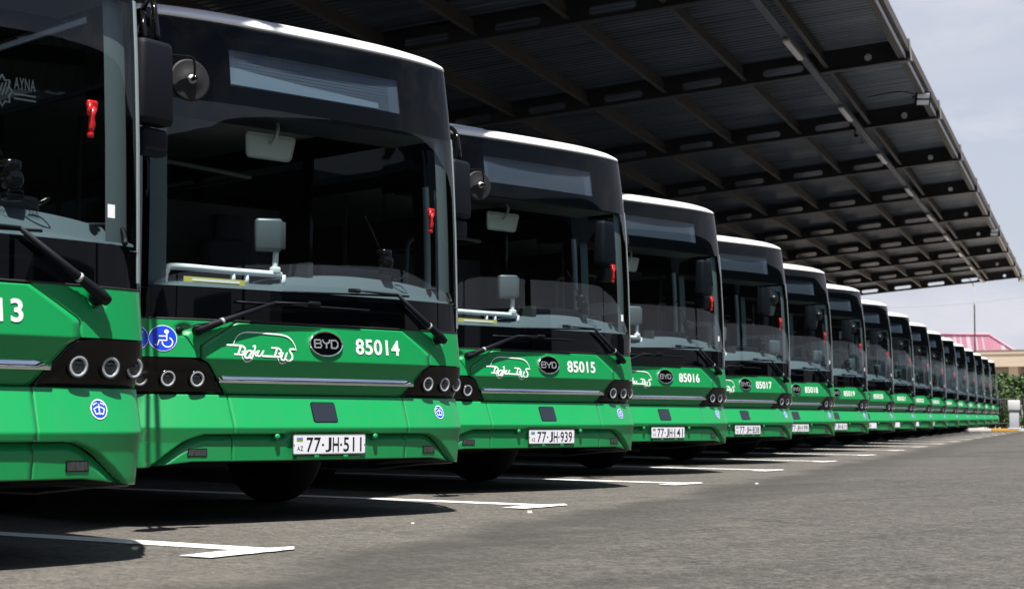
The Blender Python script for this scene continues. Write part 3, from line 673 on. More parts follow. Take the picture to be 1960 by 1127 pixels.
    for x, y in ((-1.0, -.62), (-2.3, -.45), (-4.2, -.45), (-4.2, .45), (-6.4, -.45)):
        mb = MB(); mb.tube([(x, y, .68), (x, y, 2.76)], .018, 8); mb.build('grab_pole', DIMRAIL, bus)
    mb = MB(); mb.tube([(-1.0, -.62, 2.30), (-1.0, .1, 2.26), (-2.3, .1, 2.26)], .018, 7); mb.tube(smoothed([(-.62, -1.12, 1.55), (-.64, -1.10, 1.95), (-.72, -1.0, 2.16), (-.9, -.65, 2.20)], 5), .018, 7); mb.build('grab_rail', DIMRAIL, bus)
    for i, x in enumerate((-3.3, -4.1, -4.9, -5.7)):
        for y in (-.82, .82):
            mb = MB(); mb.rbox((x, y, 1.12), (.42, .82, .09), .03); mb.rbox((x-.2, y, 1.50), (.08, .82, .62), .03); mb.build('passenger_seat', SEATM, bus)

BUS_POS = [(1.867, 2.829), (0.0, 6.491), (-1.959, 10.465), (-3.941, 14.335), (-5.965, 18.375), (-7.916, 22.197), (-9.887, 26.133), (-11.857, 30.069), (-13.827, 34.005), (-15.797, 37.941), (-17.768, 41.877), (-19.738, 45.812), (-21.708, 49.748), (-23.678, 53.684), (-25.648, 57.62), (-27.619, 61.556), (-29.589, 65.492)]
PLATES = {13: '', 14: '511', 15: '939', 16: '141', 17: '838', 18: '199', 19: '611'}
LABELS = {
 13: 'green city bus nearest the camera, cut off by the left edge, number ending in 13',
 14: 'green city bus numbered 85014 with plate 77-JH-511, second from the camera',
 15: 'green city bus numbered 85015 with plate 77-JH-939',
 16: 'green city bus numbered 85016 with plate 77-JH-141',
 17: 'green city bus numbered 85017 with plate 77-JH-838',
 18: 'green city bus numbered 85018 with plate 77-JH-199',
 19: 'green city bus numbered 85019, parked directly beyond the bus numbered 85018',
 20: 'green city bus numbered 85020, parked directly beyond the bus numbered 85019',
 21: 'green city bus numbered 85021, parked directly beyond the bus numbered 85020',
 22: 'green city bus with blurred number, first beyond the bus numbered 85021',
 23: 'green city bus with blurred number, second beyond the bus numbered 85021',
 24: 'green city bus with blurred number, third beyond the bus numbered 85021',
 25: 'green city bus in the far row, fifth from its far end',
 26: 'green city bus in the far row, fourth from its far end',
 27: 'green city bus in the far row, third from its far end',
 28: 'green city bus in the far row, second from its far end',
 29: 'green city bus at the far end of the row, beside the hedge'}
GROUP = 'green buses parked in a row under the canopy'

bus0 = thing('bus', LABELS[13], 'bus', (*BUS_POS[0], 0), 0, GROUP)
make_front(bus0, None); make_screen(bus0); make_body(bus0); make_fittings(bus0)
HOOD = [c for c in bus0.children if c.name.startswith('hood_panel')][0]
BUMP = [c for c in bus0.children if c.name == 'bumper'][0]
SCR = [c for c in bus0.children if c.name == 'windscreen'][0]

def plate_blank():
    mb = MB(); p = surf(.027, .475, -.012); X = p[0]+.012; yc = .029; zc = .474; w, h = .572, .123
    def rr(w, h, r, x): return [(x, yc+a, zc+b_) for cx, cz, a0 in ((w/2-r, h/2-r, 0), (-w/2+r, h/2-r, 90), (-w/2+r, -h/2+r, 180), (w/2-r, -h/2+r, 270)) for a, b_ in arc(cx, cz, r, a0, a0+90, 4)]
    A, B_, C_ = rr(w, h, .012, X), rr(w, h, .012, X+.006), rr(w-.012, h-.012, .008, X+.0065); n = len(A)
    ring = lambda P, Q, m: mb.add(P+Q, [(i, (i+1) % n, n+(i+1) % n, n+i) for i in range(n)], m)
    ring(A, B_, 1); ring(B_, C_, 2); mb.add(rr(w-.012, h-.012, .008, X+.0064), [tuple(range(n))], 0)
    for y in (-.277, .277): mb.lathe([(.004, 0), (.003, .002), (0, .0025)], (X+.0065, yc+y, zc-.003), (1, 0, 0), 8, 1)
    return mb, X+.0072, yc, zc
def at_plate(mb, X, yc, zc, vf, u, v, m):
    vs, fs = vf; mb.add([(X, yc+(u-704)*.000455+a, zc-(v-805)*.000384+b_) for a, b_ in vs], fs, m)
mbp, PX, PY, PZ = plate_blank()
plate_blank_obj = mbp.build('number_plate', [PLATEW, INK, EDGEM], BUMP)
mb = MB()
for k, mm in ((0, 0), (1, 1), (2, 2)): at_plate(mb, PX, PY, PZ, ([(-.0239, -.0041), (.0239, -.0041), (.0239, .0041), (-.0239, .0041)], [(0, 1, 2, 3)]), 188, 701+k*21.4, mm)
at_plate(mb, PX, PY, PZ, fit_text('AZ', .045, .028, .004, 1.15), 195, 866, 3)
FLAG_ME = mb.build('plate_country_mark', [FLAGB, FLAGR, FLAGG, INK], plate_blank_obj)
def plate_text(d):
    mb = MB(); s = .000455
    at_plate(mb, PX, PY, PZ, fit_text('77', 242*s, .090, .012, 1.06), 424, 809, 0); at_plate(mb, PX, PY, PZ, fit_text('J', 104*s, .090, .012), 676, 809, 0); at_plate(mb, PX, PY, PZ, fit_text('H', 108*s, .090, .012), 804, 809, 0)
    for u in (582, 896): at_plate(mb, PX, PY, PZ, ([(-.008, -.0062), (.008, -.0062), (.008, .0062), (-.008, .0062)], [(0, 1, 2, 3)]), u, 812, 0)
    if d: at_plate(mb, PX, PY, PZ, fit_text(d, 322*s, .090, .012, 1.06), 1098, 809, 0)
    return mb.build('plate_lettering', INK, None)
def fleet_number(n):
    vs, fs = fit_text(n, .372, .1, .02, 1.06); mb = MB(); decal(mb, (vs, fs), .4265, 1.0905, .003); return mb.build('fleet_number', WHITE, None)
def sticker():
    mb = MB(); vs = [(-.022, -.030), (.022, -.030), (.022, .030), (-.022, .030)]; mb.add([surf(1.085+x, 1.56+z, .002) for x, z in vs], [(0, 1, 2, 3)]); return mb
STICK = sticker().build('paper_sticker', WHITE, SCR)
def copy_tree(o, parent=None):
    c = o.copy(); COL.objects.link(c)
    if parent: c.parent = parent
    for ch in list(o.children): copy_tree(ch, c)
    return c
buses = {13: bus0}
for i, pos in enumerate(BUS_POS[1:]):
    n = 14+i; b = copy_tree(bus0); b.location = (*pos, 0); b.rotation_euler = (0, 0, R(random.Random(n*7).uniform(-.35, .35)) if n > 14 else 0); b['label'] = LABELS[n]; buses[n] = b
def find(o, nm):
    for c in o.children:
        if c.name.split('.')[0] == nm: return c
        r_ = find(c, nm)
        if r_: return r_
for n, b in buses.items():
    fleet_number('850%d' % n).parent = find(b, 'hood_panel')
    plate_text(PLATES.get(n, '')).parent = find(b, 'number_plate')
    if n in (14, 17): bpy.data.objects.remove(find(b, 'paper_sticker'))
    if n > 14: bpy.data.objects.remove(find(b, 'yellow_label')) if n > 15 else None
mb = MB(); gx = lambda z: lin(PROF, z)-.026     # strip of light on one bus's display, painted as a pale tapered shape
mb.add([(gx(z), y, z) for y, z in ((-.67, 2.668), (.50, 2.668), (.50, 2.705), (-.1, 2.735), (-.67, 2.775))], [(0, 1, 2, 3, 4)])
mb.build('display_light_strip', mat('painted_light_grey', (.13, .18, .23), .5), find(buses[14], 'destination_sign'))
# the operator's sign inside the first bus: eight-pointed knot and lettering
mb = MB(); AY = 2.04
star = []
for k in range(16):
    a = math.pi/8*k+math.pi/2; rr_ = .062 if k % 2 == 0 else .044; star.append((rr_*math.cos(a)*.8, rr_*math.sin(a)*1.1))
decal(mb, stroke2d(star+[star[0]], .009, False), .525, AY-.015, -.02)
for k in range(4): decal(mb, stroke2d([(-.036+k*.018, -.03+k*.006), (-.016+k*.018, .024+k*.006)], .007), .525, AY-.015, -.0203)
decal(mb, fit_text('AYNA', .105, .052, .01, 1.1), .635, AY+.025, -.02)
for k in range(2): decal(mb, stroke2d([(-.052, 0), (.052, 0)], .007), .635, AY-.022-.02*k, -.02)
mb.build('operator_sign', mat('faded_decal', (.05, .06, .065), .6), find(buses[13], 'windscreen'))

for px_, py_, sz, lb in ((1013, 981, .022, 'white paper scrap on the asphalt just beyond the parking mark of the second bay'), (790, 1002, .012, 'tiny pale scrap on the asphalt in front of the bus numbered 85014'), (1448, 926, .02, 'small white scrap on the dark driving lane')):
    d_ = FW+RT*((px_-980)/3213.92)-UP*((py_-563.5)/3213.92); p_ = CAM+d_*(-CAM.z/d_.z); rn = random.Random(px_); n_ = 9
    ring_ = [(sz*rn.uniform(.7, 1.2)*math.cos(6.283*k/n_), sz*rn.uniform(.6, 1.1)*math.sin(6.283*k/n_)) for k in range(n_)]
    mb = MB(); mb.add([(x, y, .001) for x, y in ring_]+[(x*.8, y*.8, rn.uniform(.4, .8)*sz) for x, y in ring_], [(k, (k+1) % n_, n_+(k+1) % n_, n_+k) for k in range(n_)]+[tuple(range(n_, 2*n_))])
    o = mb.build('litter_scrap', CONC, None); o.location = p_; tag(o, lb, 'litter')
# ---------------------------------------------------------------- ground, markings
def asphalt():
    m = bpy.data.materials.new('asphalt'); m.use_nodes = True; nt = m.node_tree; N = nt.nodes; Lk = nt.links; b = N['Principled BSDF']
    tc = N.new('ShaderNodeTexCoord')
    def noise(scale, det, st=(1, 1, 1), rot=0, rough=.55):
        mp = N.new('ShaderNodeMapping'); mp.inputs['Scale'].default_value = st; mp.inputs['Rotation'].default_value = (0, 0, rot)
        n = N.new('ShaderNodeTexNoise'); n.inputs['Scale'].default_value = scale; n.inputs['Detail'].default_value = det; n.inputs['Roughness'].default_value = rough
        Lk.new(tc.outputs['Object'], mp.inputs[0]); Lk.new(mp.outputs[0], n.inputs['Vector']); return n.outputs[0]
    def rng_(v, a, b_, c=0, d=1):
        r = N.new('ShaderNodeMapRange'); r.inputs[1].default_value = a; r.inputs[2].default_value = b_; r.inputs[3].default_value = c; r.inputs[4].default_value = d; Lk.new(v, r.inputs[0]); return r.outputs[0]
    def mix(f, a, b_):
        x = N.new('ShaderNodeMixRGB')
        for k, v in ((0, f), (1, a), (2, b_)):
            if isinstance(v, tuple): x.inputs[k].default_value = (*v, 1)
            elif isinstance(v, (int, float)): x.inputs[k].default_value = v
            else: Lk.new(v, x.inputs[k])
        return x.outputs[0]
    def math_(op, a, b_):
        x = N.new('ShaderNodeMath'); x.operation = op
        for k, v in ((0, a), (1, b_)):
            if isinstance(v, (int, float)): x.inputs[k].default_value = v
            else: Lk.new(v, x.inputs[k])
        return x.outputs[0]
    sep = N.new('ShaderNodeSeparateXYZ'); Lk.new(tc.outputs['Object'], sep.inputs[0])
    # distance to the right of the row of parking marks (the worn driving lane lies beyond it)
    dist = math_('ADD', math_('MULTIPLY', sep.outputs[0], .893), math_('MULTIPLY', sep.outputs[1], .451))
    wob = rng_(noise(.8, 5), .3, .7, -.25, .25)
    dd = math_('ADD', dist, wob)
    lane = rng_(dd, 4.05, 4.45)
    edge = math_('MULTIPLY', rng_(dd, 4.0, 4.3), rng_(dd, 5.2, 4.35))
    big = rng_(noise(.35, 5, (1, .35, 1), R(27)), .36, .66); mid = rng_(noise(1.3, 10, (1, .45, 1), R(27), .78), .36, .64)
    g1, g2, g3, g4 = noise(26, 1, rough=.4), noise(11, 1, rough=.4), noise(4.2, 2), noise(70, 2)
    stall = mix(mid, (.050, .0458, .0405), (.077, .0705, .0625)); road = mix(mid, (.0225, .0215, .0208), (.050, .0465, .0435)); road = mix(math_('MULTIPLY', big, .5), road, (.058, .0535, .0495))
    c = mix(lane, stall, road)
    for g, k in ((g3, .20), (g2, .25), (g1, .38), (g4, .5)):
        c = mix(rng_(g, .50, .70, 0, k), c, (.016, .0148, .0135)); c = mix(rng_(g, .50, .30, 0, k), c, (.128, .119, .108))
    tyre = noise(1.0, 4, (1.4, .10, 1), R(27), .6); c = mix(math_('MULTIPLY', lane, rng_(tyre, .52, .64, 0, .42)), c, (.020, .0188, .0178))
    stain = noise(.9, 3, rough=.5); c = mix(rng_(stain, .62, .70, 0, .40), c, (.019, .018, .017)); c = mix(rng_(stain, .36, .28, 0, .30), c, (.10, .09, .078))
    crack = N.new('ShaderNodeTexVoronoi'); crack.feature = 'DISTANCE_TO_EDGE'; crack.inputs['Scale'].default_value = .42; cm_ = N.new('ShaderNodeVectorMath'); cm_.operation = 'ADD'; wn = N.new('ShaderNodeTexNoise'); wn.inputs['Scale'].default_value = 2.2; wn.inputs['Detail'].default_value = 6
    Lk.new(tc.outputs['Object'], wn.inputs['Vector']); Lk.new(tc.outputs['Object'], cm_.inputs[0]); Lk.new(wn.outputs['Color'], cm_.inputs[1]); Lk.new(cm_.outputs[0], crack.inputs['Vector'])
    c = mix(math_('MULTIPLY', rng_(crack.outputs['Distance'], .006, .002, 0, .7), rng_(noise(.5, 2), .5, .6)), c, (.010, .0095, .009))
    c = mix(math_('MULTIPLY', edge, .62), c, (.024, .0225, .0215)); fine, grit = g1, g4; fract = g2
    spots = N.new('ShaderNodeTexVoronoi'); spots.inputs['Scale'].default_value = 3.1; Lk.new(tc.outputs['Object'], spots.inputs['Vector'])
    c = mix(rng_(spots.outputs['Distance'], .055, .03, 0, .75), c, (.015, .014, .013))
    Lk.new(c, b.inputs['Base Color']); b.inputs['Roughness'].default_value = .82; b.inputs['Specular IOR Level'].default_value = .3
    bp = N.new('ShaderNodeBump'); bp.inputs['Strength'].default_value = .9; bp.inputs['Distance'].default_value = .012; Lk.new(math_('ADD', fine, math_('MULTIPLY', fract, 1.2)), bp.inputs['Height']); Lk.new(bp.outputs[0], b.inputs['Normal'])
    return m
mb = MB(); mb.add([(-900, -300, 0), (700, -300, 0), (700, 1300, 0), (-900, 1300, 0)], [(0, 1, 2, 3)])
g_ = mb.build('ground', asphalt(), None); g_['kind'] = 'structure'
ED = Vector((-.505, 1, 0)).normalized(); OUT = Vector((ED.y, -ED.x, 0)); INN = -OUT
ld = Vector((1, .25, 0)).normalized(); tdir = Vector((-.23, 1, 0)).normalized()
for n in range(11, 31):
    k = n-13
    base = Vector((-1.9572*(n-14), 6.4906+3.9493*(n-14), 0))
    a = base+Vector((-.50, 2.30, .004)); nrm = Vector((-ld.y, ld.x, 0)); mb = MB(); w = .095
    far = a-ld*10.5; rows = []
    a = a+ld*.17; mb.add([far-nrm*w, a-nrm*w, a+nrm*w, far+nrm*w], [(0, 1, 2, 3)])
    t0, t1 = base+Vector((-.20, 1.84, .008)), base+Vector((-.345, 2.42, .008)); tn = Vector((tdir.y, -tdir.x, 0))*.10
    rn = random.Random(n); pts = [t0-tn]+[t0+(t1-t0)*(j/8)-tn*(1+rn.uniform(-.12, .12)) for j in range(1, 8)]+[t1-tn*.4, t1+(t1-t0)*.22-tn*.1, t1+tn]+[t1+(t0-t1)*(j/8)+tn*(1+rn.uniform(-.12, .12)) for j in range(1, 8)]+[t0+tn]
    mb.add(pts, [tuple(range(len(pts)))])
    o = mb.build('parking_line', LINE, None); o['kind'] = 'structure'

# ---------------------------------------------------------------- the canopy over the buses
E0 = Vector((-12.80, 33.358, 8.9))+(Vector((-12.80, 33.358, 8.9))-CAM)*.036; TAU = R(5.5); DWN = INN*math.cos(TAU)+Vector((0, 0, -math.sin(TAU))); NRM = ED.cross(DWN); NRM = NRM if NRM.z > 0 else -NRM
KS = 1.036
def cp(t, i, h=0.0): return E0+(ED*t+DWN*i+NRM*h)*KS
def plank(mb, t0, t1, i0, i1, h0, h1, m=0):
    mb.add([cp(t, i, h) for t in (t0, t1) for i in (i0, i1) for h in (h0, h1)], [(0,1,3,2),(4,6,7,5),(0,4,5,1),(2,3,7,6),(0,2,6,4),(1,5,7,3)], m)
WEB = .46; DEPTH = 24.0
def web_mesh(length):
    """web plate with oblong openings and a round hole near the tip: 2D outline with holes, filled"""
    cu = bpy.data.curves.new('w', 'CURVE'); cu.dimensions = '2D'; cu.fill_mode = 'BOTH'; cu.extrude = .006
    def poly(pts):
        sp = cu.splines.new('POLY'); sp.points.add(len(pts)-1); sp.use_cyclic_u = True
        for p, q in zip(sp.points, pts): p.co = (q[0], q[1], 0, 1)
    poly([(0, .02), (length, .02), (length, WEB), (0, WEB)])
    poly(arc(.96, .21, .085, 0, 345, 23))
    c = 2.96
    while c < length-.6:
        poly(arc(c+.40, .20, .085, -90, 90, 8)+arc(c-.40, .20, .085, 90, 270, 8)); c += 1.97
    ob = bpy.data.objects.new('w', cu); COL.objects.link(ob)
    me = bpy.data.meshes.new_from_object(ob.evaluated_get(bpy.context.evaluated_depsgraph_get()))
    vs = [tuple(v.co) for v in me.vertices]; fs = [tuple(p.vertices) for p in me.polygons]
    bpy.data.objects.remove(ob); bpy.data.curves.remove(cu); bpy.data.meshes.remove(me); return vs, fs
WV, WF = web_mesh(DEPTH)
canopy = thing('bus_canopy', 'long dark steel canopy with slotted beams above the buses', 'canopy', tuple(E0+ED*30+INN*12-Vector((0, 0, 8.9))))
CI = Matrix.Translation(-canopy.location)
def cbuild(mb, name, mats, parent=None, **kw):
    if parent is None: mb.v = [tuple(Vector(v)-canopy.location) for v in mb.v]; return mb.build(name, mats, canopy, **kw)
    mb.v = [tuple(Vector(v)-canopy.location) for v in mb.v]; return mb.build(name, mats, parent, **kw)
BEAMS = [8*k for k in range(-7, 9)]; T0, T1 = -56.0, 64.0
for t in BEAMS:
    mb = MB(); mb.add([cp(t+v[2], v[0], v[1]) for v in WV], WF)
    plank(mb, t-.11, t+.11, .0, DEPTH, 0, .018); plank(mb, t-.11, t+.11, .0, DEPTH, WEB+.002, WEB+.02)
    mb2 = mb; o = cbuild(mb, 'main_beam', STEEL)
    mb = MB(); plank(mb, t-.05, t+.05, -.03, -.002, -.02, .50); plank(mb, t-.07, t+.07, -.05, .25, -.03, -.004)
    cbuild(mb, 'edge_bracket', EDGEM)
for k in range(1, 12):
    i = .0+1.95*k if k < 5 else 1.95*k
    for t in BEAMS[:-1]:
        if k > 8 and False: continue
        mb = MB(); a, b = t+.12, t+7.88
        plank(mb, a, b, i-.012, i+.012, .10, .40); plank(mb, a, b, i-.085, i+.012, .085, .10); plank(mb, a, b, i-.012, i+.085, .40, .414)
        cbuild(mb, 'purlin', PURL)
        if k > 6: pass
mb = MB()                                          # corrugated sheet, ribs running down the slope
prof = []; t = T0-.4
while t < T1+.3:
    prof += [(t, WEB+.03), (t+.11, WEB+.03), (t+.145, WEB+.065), (t+.215, WEB+.065)]; t += .25
mb.grid([[cp(t, .16, h) for t, h in prof], [cp(t, DEPTH+.5, h) for t, h in prof]], 0, False)
mb.grid([[cp(t, .16, h+.012) for t, h in prof], [cp(t, DEPTH+.5, h+.012) for t, h in prof]], 0, False)
cbuild(mb, 'roof_sheet', SHEET)
for t in BEAMS[:-1]:
    mb = MB(); plank(mb, t+.1, t+7.9, .25, .27, .06, .46); plank(mb, t+.1, t+7.9, .12, .27, .045, .06); cbuild(mb, 'edge_beam', PURL); mb = MB(); plank(mb, t+.1, t+7.9, .10, .117, .03, .16); cbuild(mb, 'edge_lip', LIP)
mb = MB(); plank(mb, T0-.4, T1+.2, .01, .025, .20, .45); plank(mb, T0-.4, T1+.2, .01, .15, .185, .199); plank(mb, T0-.4, T1+.2, .145, .158, .20, .525); cbuild(mb, 'gutter', PURL)
mb = MB(); plank(mb, T0, T1, 2.10, 2.26, -.05, -.035); plank(mb, T0, T1, 2.10, 2.104, -.035, .04); plank(mb, T0, T1, 2.256, 2.26, -.035, .04)
for t in BEAMS: plank(mb, t-.03, t+.03, 2.08, 2.28, -.034, -.004)
cbuild(mb, 'cable_tray', TRAY)
for t in BEAMS[::2]:
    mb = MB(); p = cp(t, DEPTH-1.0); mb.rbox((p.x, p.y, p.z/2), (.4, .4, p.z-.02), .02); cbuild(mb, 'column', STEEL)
# strip lights under the tray
LIGHTNAMES = []
tube_t = [-5.4+8*0+8.03*k for k in range(-1, 9)]
nth = ['nearest', 'second', 'third', 'fourth', 'fifth', 'sixth', 'seventh', 'eighth']
vis = [-4.4-8, -4.4, 3.8, 11.8, 19.9, 27.9, 35.9, 43.9, 51.9, 60.0]
for k, t in enumerate(vis):
    if k == 0: continue
    p = cp(t+1.05, 2.18, -.06)
    tb = thing('strip_light', 'pale strip light under the canopy cable tray, %s from the camera' % (nth[k-1] if k < 9 else 'last'), 'light fitting', tuple(p), 0, 'strip lights under the canopy')
    rot = ED.to_track_quat('Y', 'Z').to_matrix(); mb = MB(); mb.rbox((0, 0, -.035), (.15, 2.1, .06), .02, rot=rot); mb.build('housing', EDGEM, tb)
    mb = MB(); mb.rbox((0, 0, -.075), (.13, 2.0, .05), .022, rot=rot); mb.build('diffuser', TUBEL, tb)
for k, (t, w_) in enumerate(((4.6, 'nearest'), (37.6, 'middle'), (64.3, 'farthest'))):
    p = cp(t, .16 if k < 2 else .0, -.02); fl = thing('floodlight', '%s of the black twin floodlights on the canopy edge' % w_, 'floodlight', tuple(p), 0, 'floodlights on the canopy edge')
    ax = (Vector((.60, -.62, -.50))).normalized(); rot = ax.to_track_quat('Z', 'Y').to_matrix(); mb = MB(); c0 = Vector((0, 0, -.03)); s_ = .82
    mb.rbox(c0, (.50*s_, .46*s_, .10), .02, rot=rot); 
    for j in range(7): mb.box(c0+rot @ Vector(((-.2+j*.066)*s_, 0, -.07)), (.012, .38*s_, .05), 0, rot)
    mb.build('housing', GLOSSB, fl); mb = MB()
    for q in (-.112, .112): mb.rbox(c0+rot @ Vector((0, q*s_, .052)), (.39*s_, .165*s_, .02), .008, rot=rot)
    mb.build('lens', LEDLENS, fl); mb = MB()
    mb.tube([c0+rot @ Vector((-.30*s_, 0, 0)), c0+rot @ Vector((-.30*s_, 0, -.16)), Vector((0, 0, .05))+rot @ Vector((-.1, 0, -.02))], .018, 6); mb.tube([c0+rot @ Vector((.30*s_, 0, 0)), c0+rot @ Vector((.30*s_, 0, -.16)), Vector((0, 0, .05))+rot @ Vector((.1, 0, -.02))], .018, 6)
    mb.build('bracket', PLAST, fl)
    if k < 2:
        mb = MB(); A = Vector((0, 0, .02)); B_ = DWN*1.5+ED*.6+NRM*.35; mb.tube(smoothed([tuple(A), tuple(A*.4+B_*.4+Vector((0, 0, .15))), tuple(B_)], 6), .014, 5); mb.build('supply_cable', PLAST, fl)
# small cameras on the tray
for k, (t, w_) in enumerate(((7.6, 'nearer'), (9.0, 'farther'))):
    p = cp(t, 2.3, -.05); cm = thing('security_camera', '%s of the two small cameras below the canopy cable tray' % w_, 'security camera', tuple(p), 0, 'cameras on the canopy tray')
    mb = MB(); mb.tube([(0, 0, 0), (0, 0, -.16)], .018, 7); mb.build('stem', PLAST if k == 0 else EDGEM, cm)
    mb = MB(); mb.tube([(.02, .0, -.18), (.16, -.14, -.22)], [.05, .045], 10); mb.build('barrel', PLAST if k == 0 else EDGEM, cm)

# ---------------------------------------------------------------- far end of the yard
def ray(px, py): return (FW+RT*((px-980)/3213.92)-UP*((py-563.5)/3213.92))
def ground_at(px, py): d = ray(px, py); return CAM+d*(-CAM.z/d.z)
def at_depth(px, py, dep): return CAM+ray(px, py)*dep
# kerbed pavement beyond the last bus
k0, k1 = Vector((-31.5, 80.2, 0)), Vector((-33.8, 87.5, 0)); 
KD = Vector((.696, .718, 0)).normalized(); KN = Vector((-KD.y, KD.x, 0)); KO = ground_at(1915, 826.2)
mb = MB(); P = [KO-KD*2.6+KN*.16, KO+KD*40+KN*.16, KO+KD*40+KN*90, KO-KD*2.6+KN*90]
mb.add([p+Vector((0, 0, .14)) for p in P], [(0, 1, 2, 3)]); pv_ = mb.build('pavement', mat('pavement_tile', (.34, .30, .26), .8, noise=(3, .5, (.26, .23, .2))), None); pv_['kind'] = 'structure'
mb = MB()
for j in range(-2, 27):
    c = KO+KD*(j*1.2+.2)+KN*.08; rot = KD.to_track_quat('X', 'Z').to_matrix(); mb.rbox((c.x, c.y, .075), (1.19, .16, .15), .015, 0 if j % 2 else 1, rot=rot, seg=2)
kb = mb.build('kerb', [CONC, KYEL], None); kb['kind'] = 'structure'
# service pedestal
kp = at_depth(1941.5, 822, 71.8); kp.z = .14
ks = thing('service_pedestal', 'white service pedestal with a wider head, standing on the striped kerb', 'pedestal', tuple(kp))
face = Matrix.Rotation(YAW-.3, 3, 'Z'); mb = MB(); mb.rbox((0, 0, .40), (.40, .32, .80), .02, rot=face); mb.rbox((0, 0, .03), (.55, .44, .06), .01, rot=face); mb.build('post', KIOSKM, ks)
mb = MB(); mb.rbox((0, 0, 1.03), (.50, .40, .43), .03, rot=face); mb.build('head', KIOSKH, ks)
mb = MB(); mb.rbox(face @ Vector((.30, 0, .95)), (.06, .12, .2), .02, rot=face); mb.tube([face @ Vector((.32, 0, .9)), face @ Vector((.34, -.05, .5)), face @ Vector((.27, -.1, .35))], .015, 6); mb.build('socket', GREYPOLE, ks)
# hedge shrubs
def shrub(name, label, pos, rx, ry, h, n, seed, leaf=LEAF, group='hedge shrubs at the far kerb'):
    rn = random.Random(seed); t = thing(name, label, 'shrub', pos, 0, group); mb = MB()
    cl = [(rn.uniform(-rx, rx)*.75, rn.uniform(-ry, ry)*.75, h*rn.uniform(.12, .88), rn.uniform(.28, .62)) for _ in range(34)]
    cl += [(rn.uniform(-rx, rx)*.6, rn.uniform(-ry, ry)*.6, h*rn.uniform(.88, .99), rn.uniform(.15, .32)) for _ in range(10)]
    for _ in range(n):
        cx, cy, cz, r_ = rn.choice(cl); d = Vector((rn.gauss(0, 1), rn.gauss(0, 1), rn.gauss(0, 1))).normalized()*r_*rn.uniform(.55, 1.05); c = Vector((cx, cy, max(.08, cz)))+d
        if c.z < .05: c.z = rn.uniform(.05, .5)
        u = Vector((rn.gauss(0, 1), rn.gauss(0, 1), rn.gauss(0, .7))).normalized(); w = u.cross(Vector((rn.gauss(0, 1), rn.gauss(0, 1), 1)).normalized()).normalized(); s_ = rn.uniform(.05, .095)
        mb.add([c-u*s_, c-w*s_*.45, c+u*s_, c+w*s_*.45], [(0, 1, 2, 3)])
    mb.build('foliage', leaf, t); mb = MB()
    for _ in range(7): a = rn.uniform(0, 6.3); mb.tube([(rn.uniform(-.2, .2), rn.uniform(-.2, .2), 0), (math.cos(a)*rx*.4, math.sin(a)*ry*.4, h*.5), (math.cos(a)*rx*.6, math.sin(a)*ry*.6, h*.85)], [.035, .02, .008], 5)
    mb.build('stem', BARK, t)
for j, (px, h, dp, lb) in enumerate(((1900, 2.2, 77, 'leafy green shrub showing just past the last bus'), (1922, 2.45, 77.5, 'tall bushy green shrub between the last bus and the white pedestal'), (1947, 2.3, 78, 'green shrub growing behind the white pedestal'), (1973, 2.5, 78, 'green shrub at the right edge beyond the white pedestal'))):
    p = at_depth(px, 820, dp); p.z = .14; shrub('hedge_shrub', lb, tuple(p), 1.0, .9, h, 5200, 40+j)
# thin black fence in front of the shrubs
fa, fb = at_depth(1885, 820, 74), at_depth(1990, 820, 75); fa.z = fb.z = .14
fc = thing('metal_fence', 'low thin black metal fence in front of the green shrubs', 'fence', tuple(fa)); mb = MB(); L_ = (fb-fa); n_ = 24
for z in (.25, 1.3): mb.tube([(0, 0, z), (L_.x, L_.y, z)], .018, 5)
for j in range(n_+1): mb.tube([(L_.x*j/n_, L_.y*j/n_, 0), (L_.x*j/n_, L_.y*j/n_, 1.38)], .011, 5)
mb.build('fence_panel', FENCEM, fc)
# beige building with a stepped parapet
def building():
    A = at_depth(1700, 700, 132); B_ = at_depth(2120, 700, 122); A.z = B_.z = 0; d = (B_-A); L = d.length; d.normalize(); nn = Vector((-d.y, d.x, 0))
    t = thing('beige_building', 'long low beige stone building with a heavy banded parapet', 'building', tuple(A))
    rot = d.to_track_quat('X', 'Z').to_matrix()
    def bx(mb, x0, x1, y0, y1, z0, z1, m=0): mb.box(d*((x0+x1)/2)+nn*((y0+y1)/2)+Vector((0, 0, (z0+z1)/2)), (x1-x0, y1-y0, z1-z0), m, rot)
    mb = MB(); bx(mb, 0, L, 1.6, 12, 0, 4.4); mb.build('wall', BEIGED, t)
    mb = MB(); bx(mb, -.2, L+.2, -.25, 12, 4.45, 5.0, 0); bx(mb, -.2, L+.2, -.22, 12, 5.0, 5.40, 0); bx(mb, -.2, L+.2, -.27, 12, 5.40, 5.62, 0); mb.build('parapet', BEIGE, t)
    mb = MB(); bx(mb, -.25, L+.25, -.29, 12.1, 5.62, 5.70, 0); mb.build('coping', COPING, t)
    for j in range(6):
        x = L*(.12+j*.155); mb = MB(); bx(mb, x-.35, x+.35, .2, .9, 0, 4.45); mb.build('column', BEIGE, t)
        mb = MB(); bx(mb, x+1.2, x+3.6, 1.56, 1.6, .9, 3.4); mb.build('window', WINDOWD, t)
building()
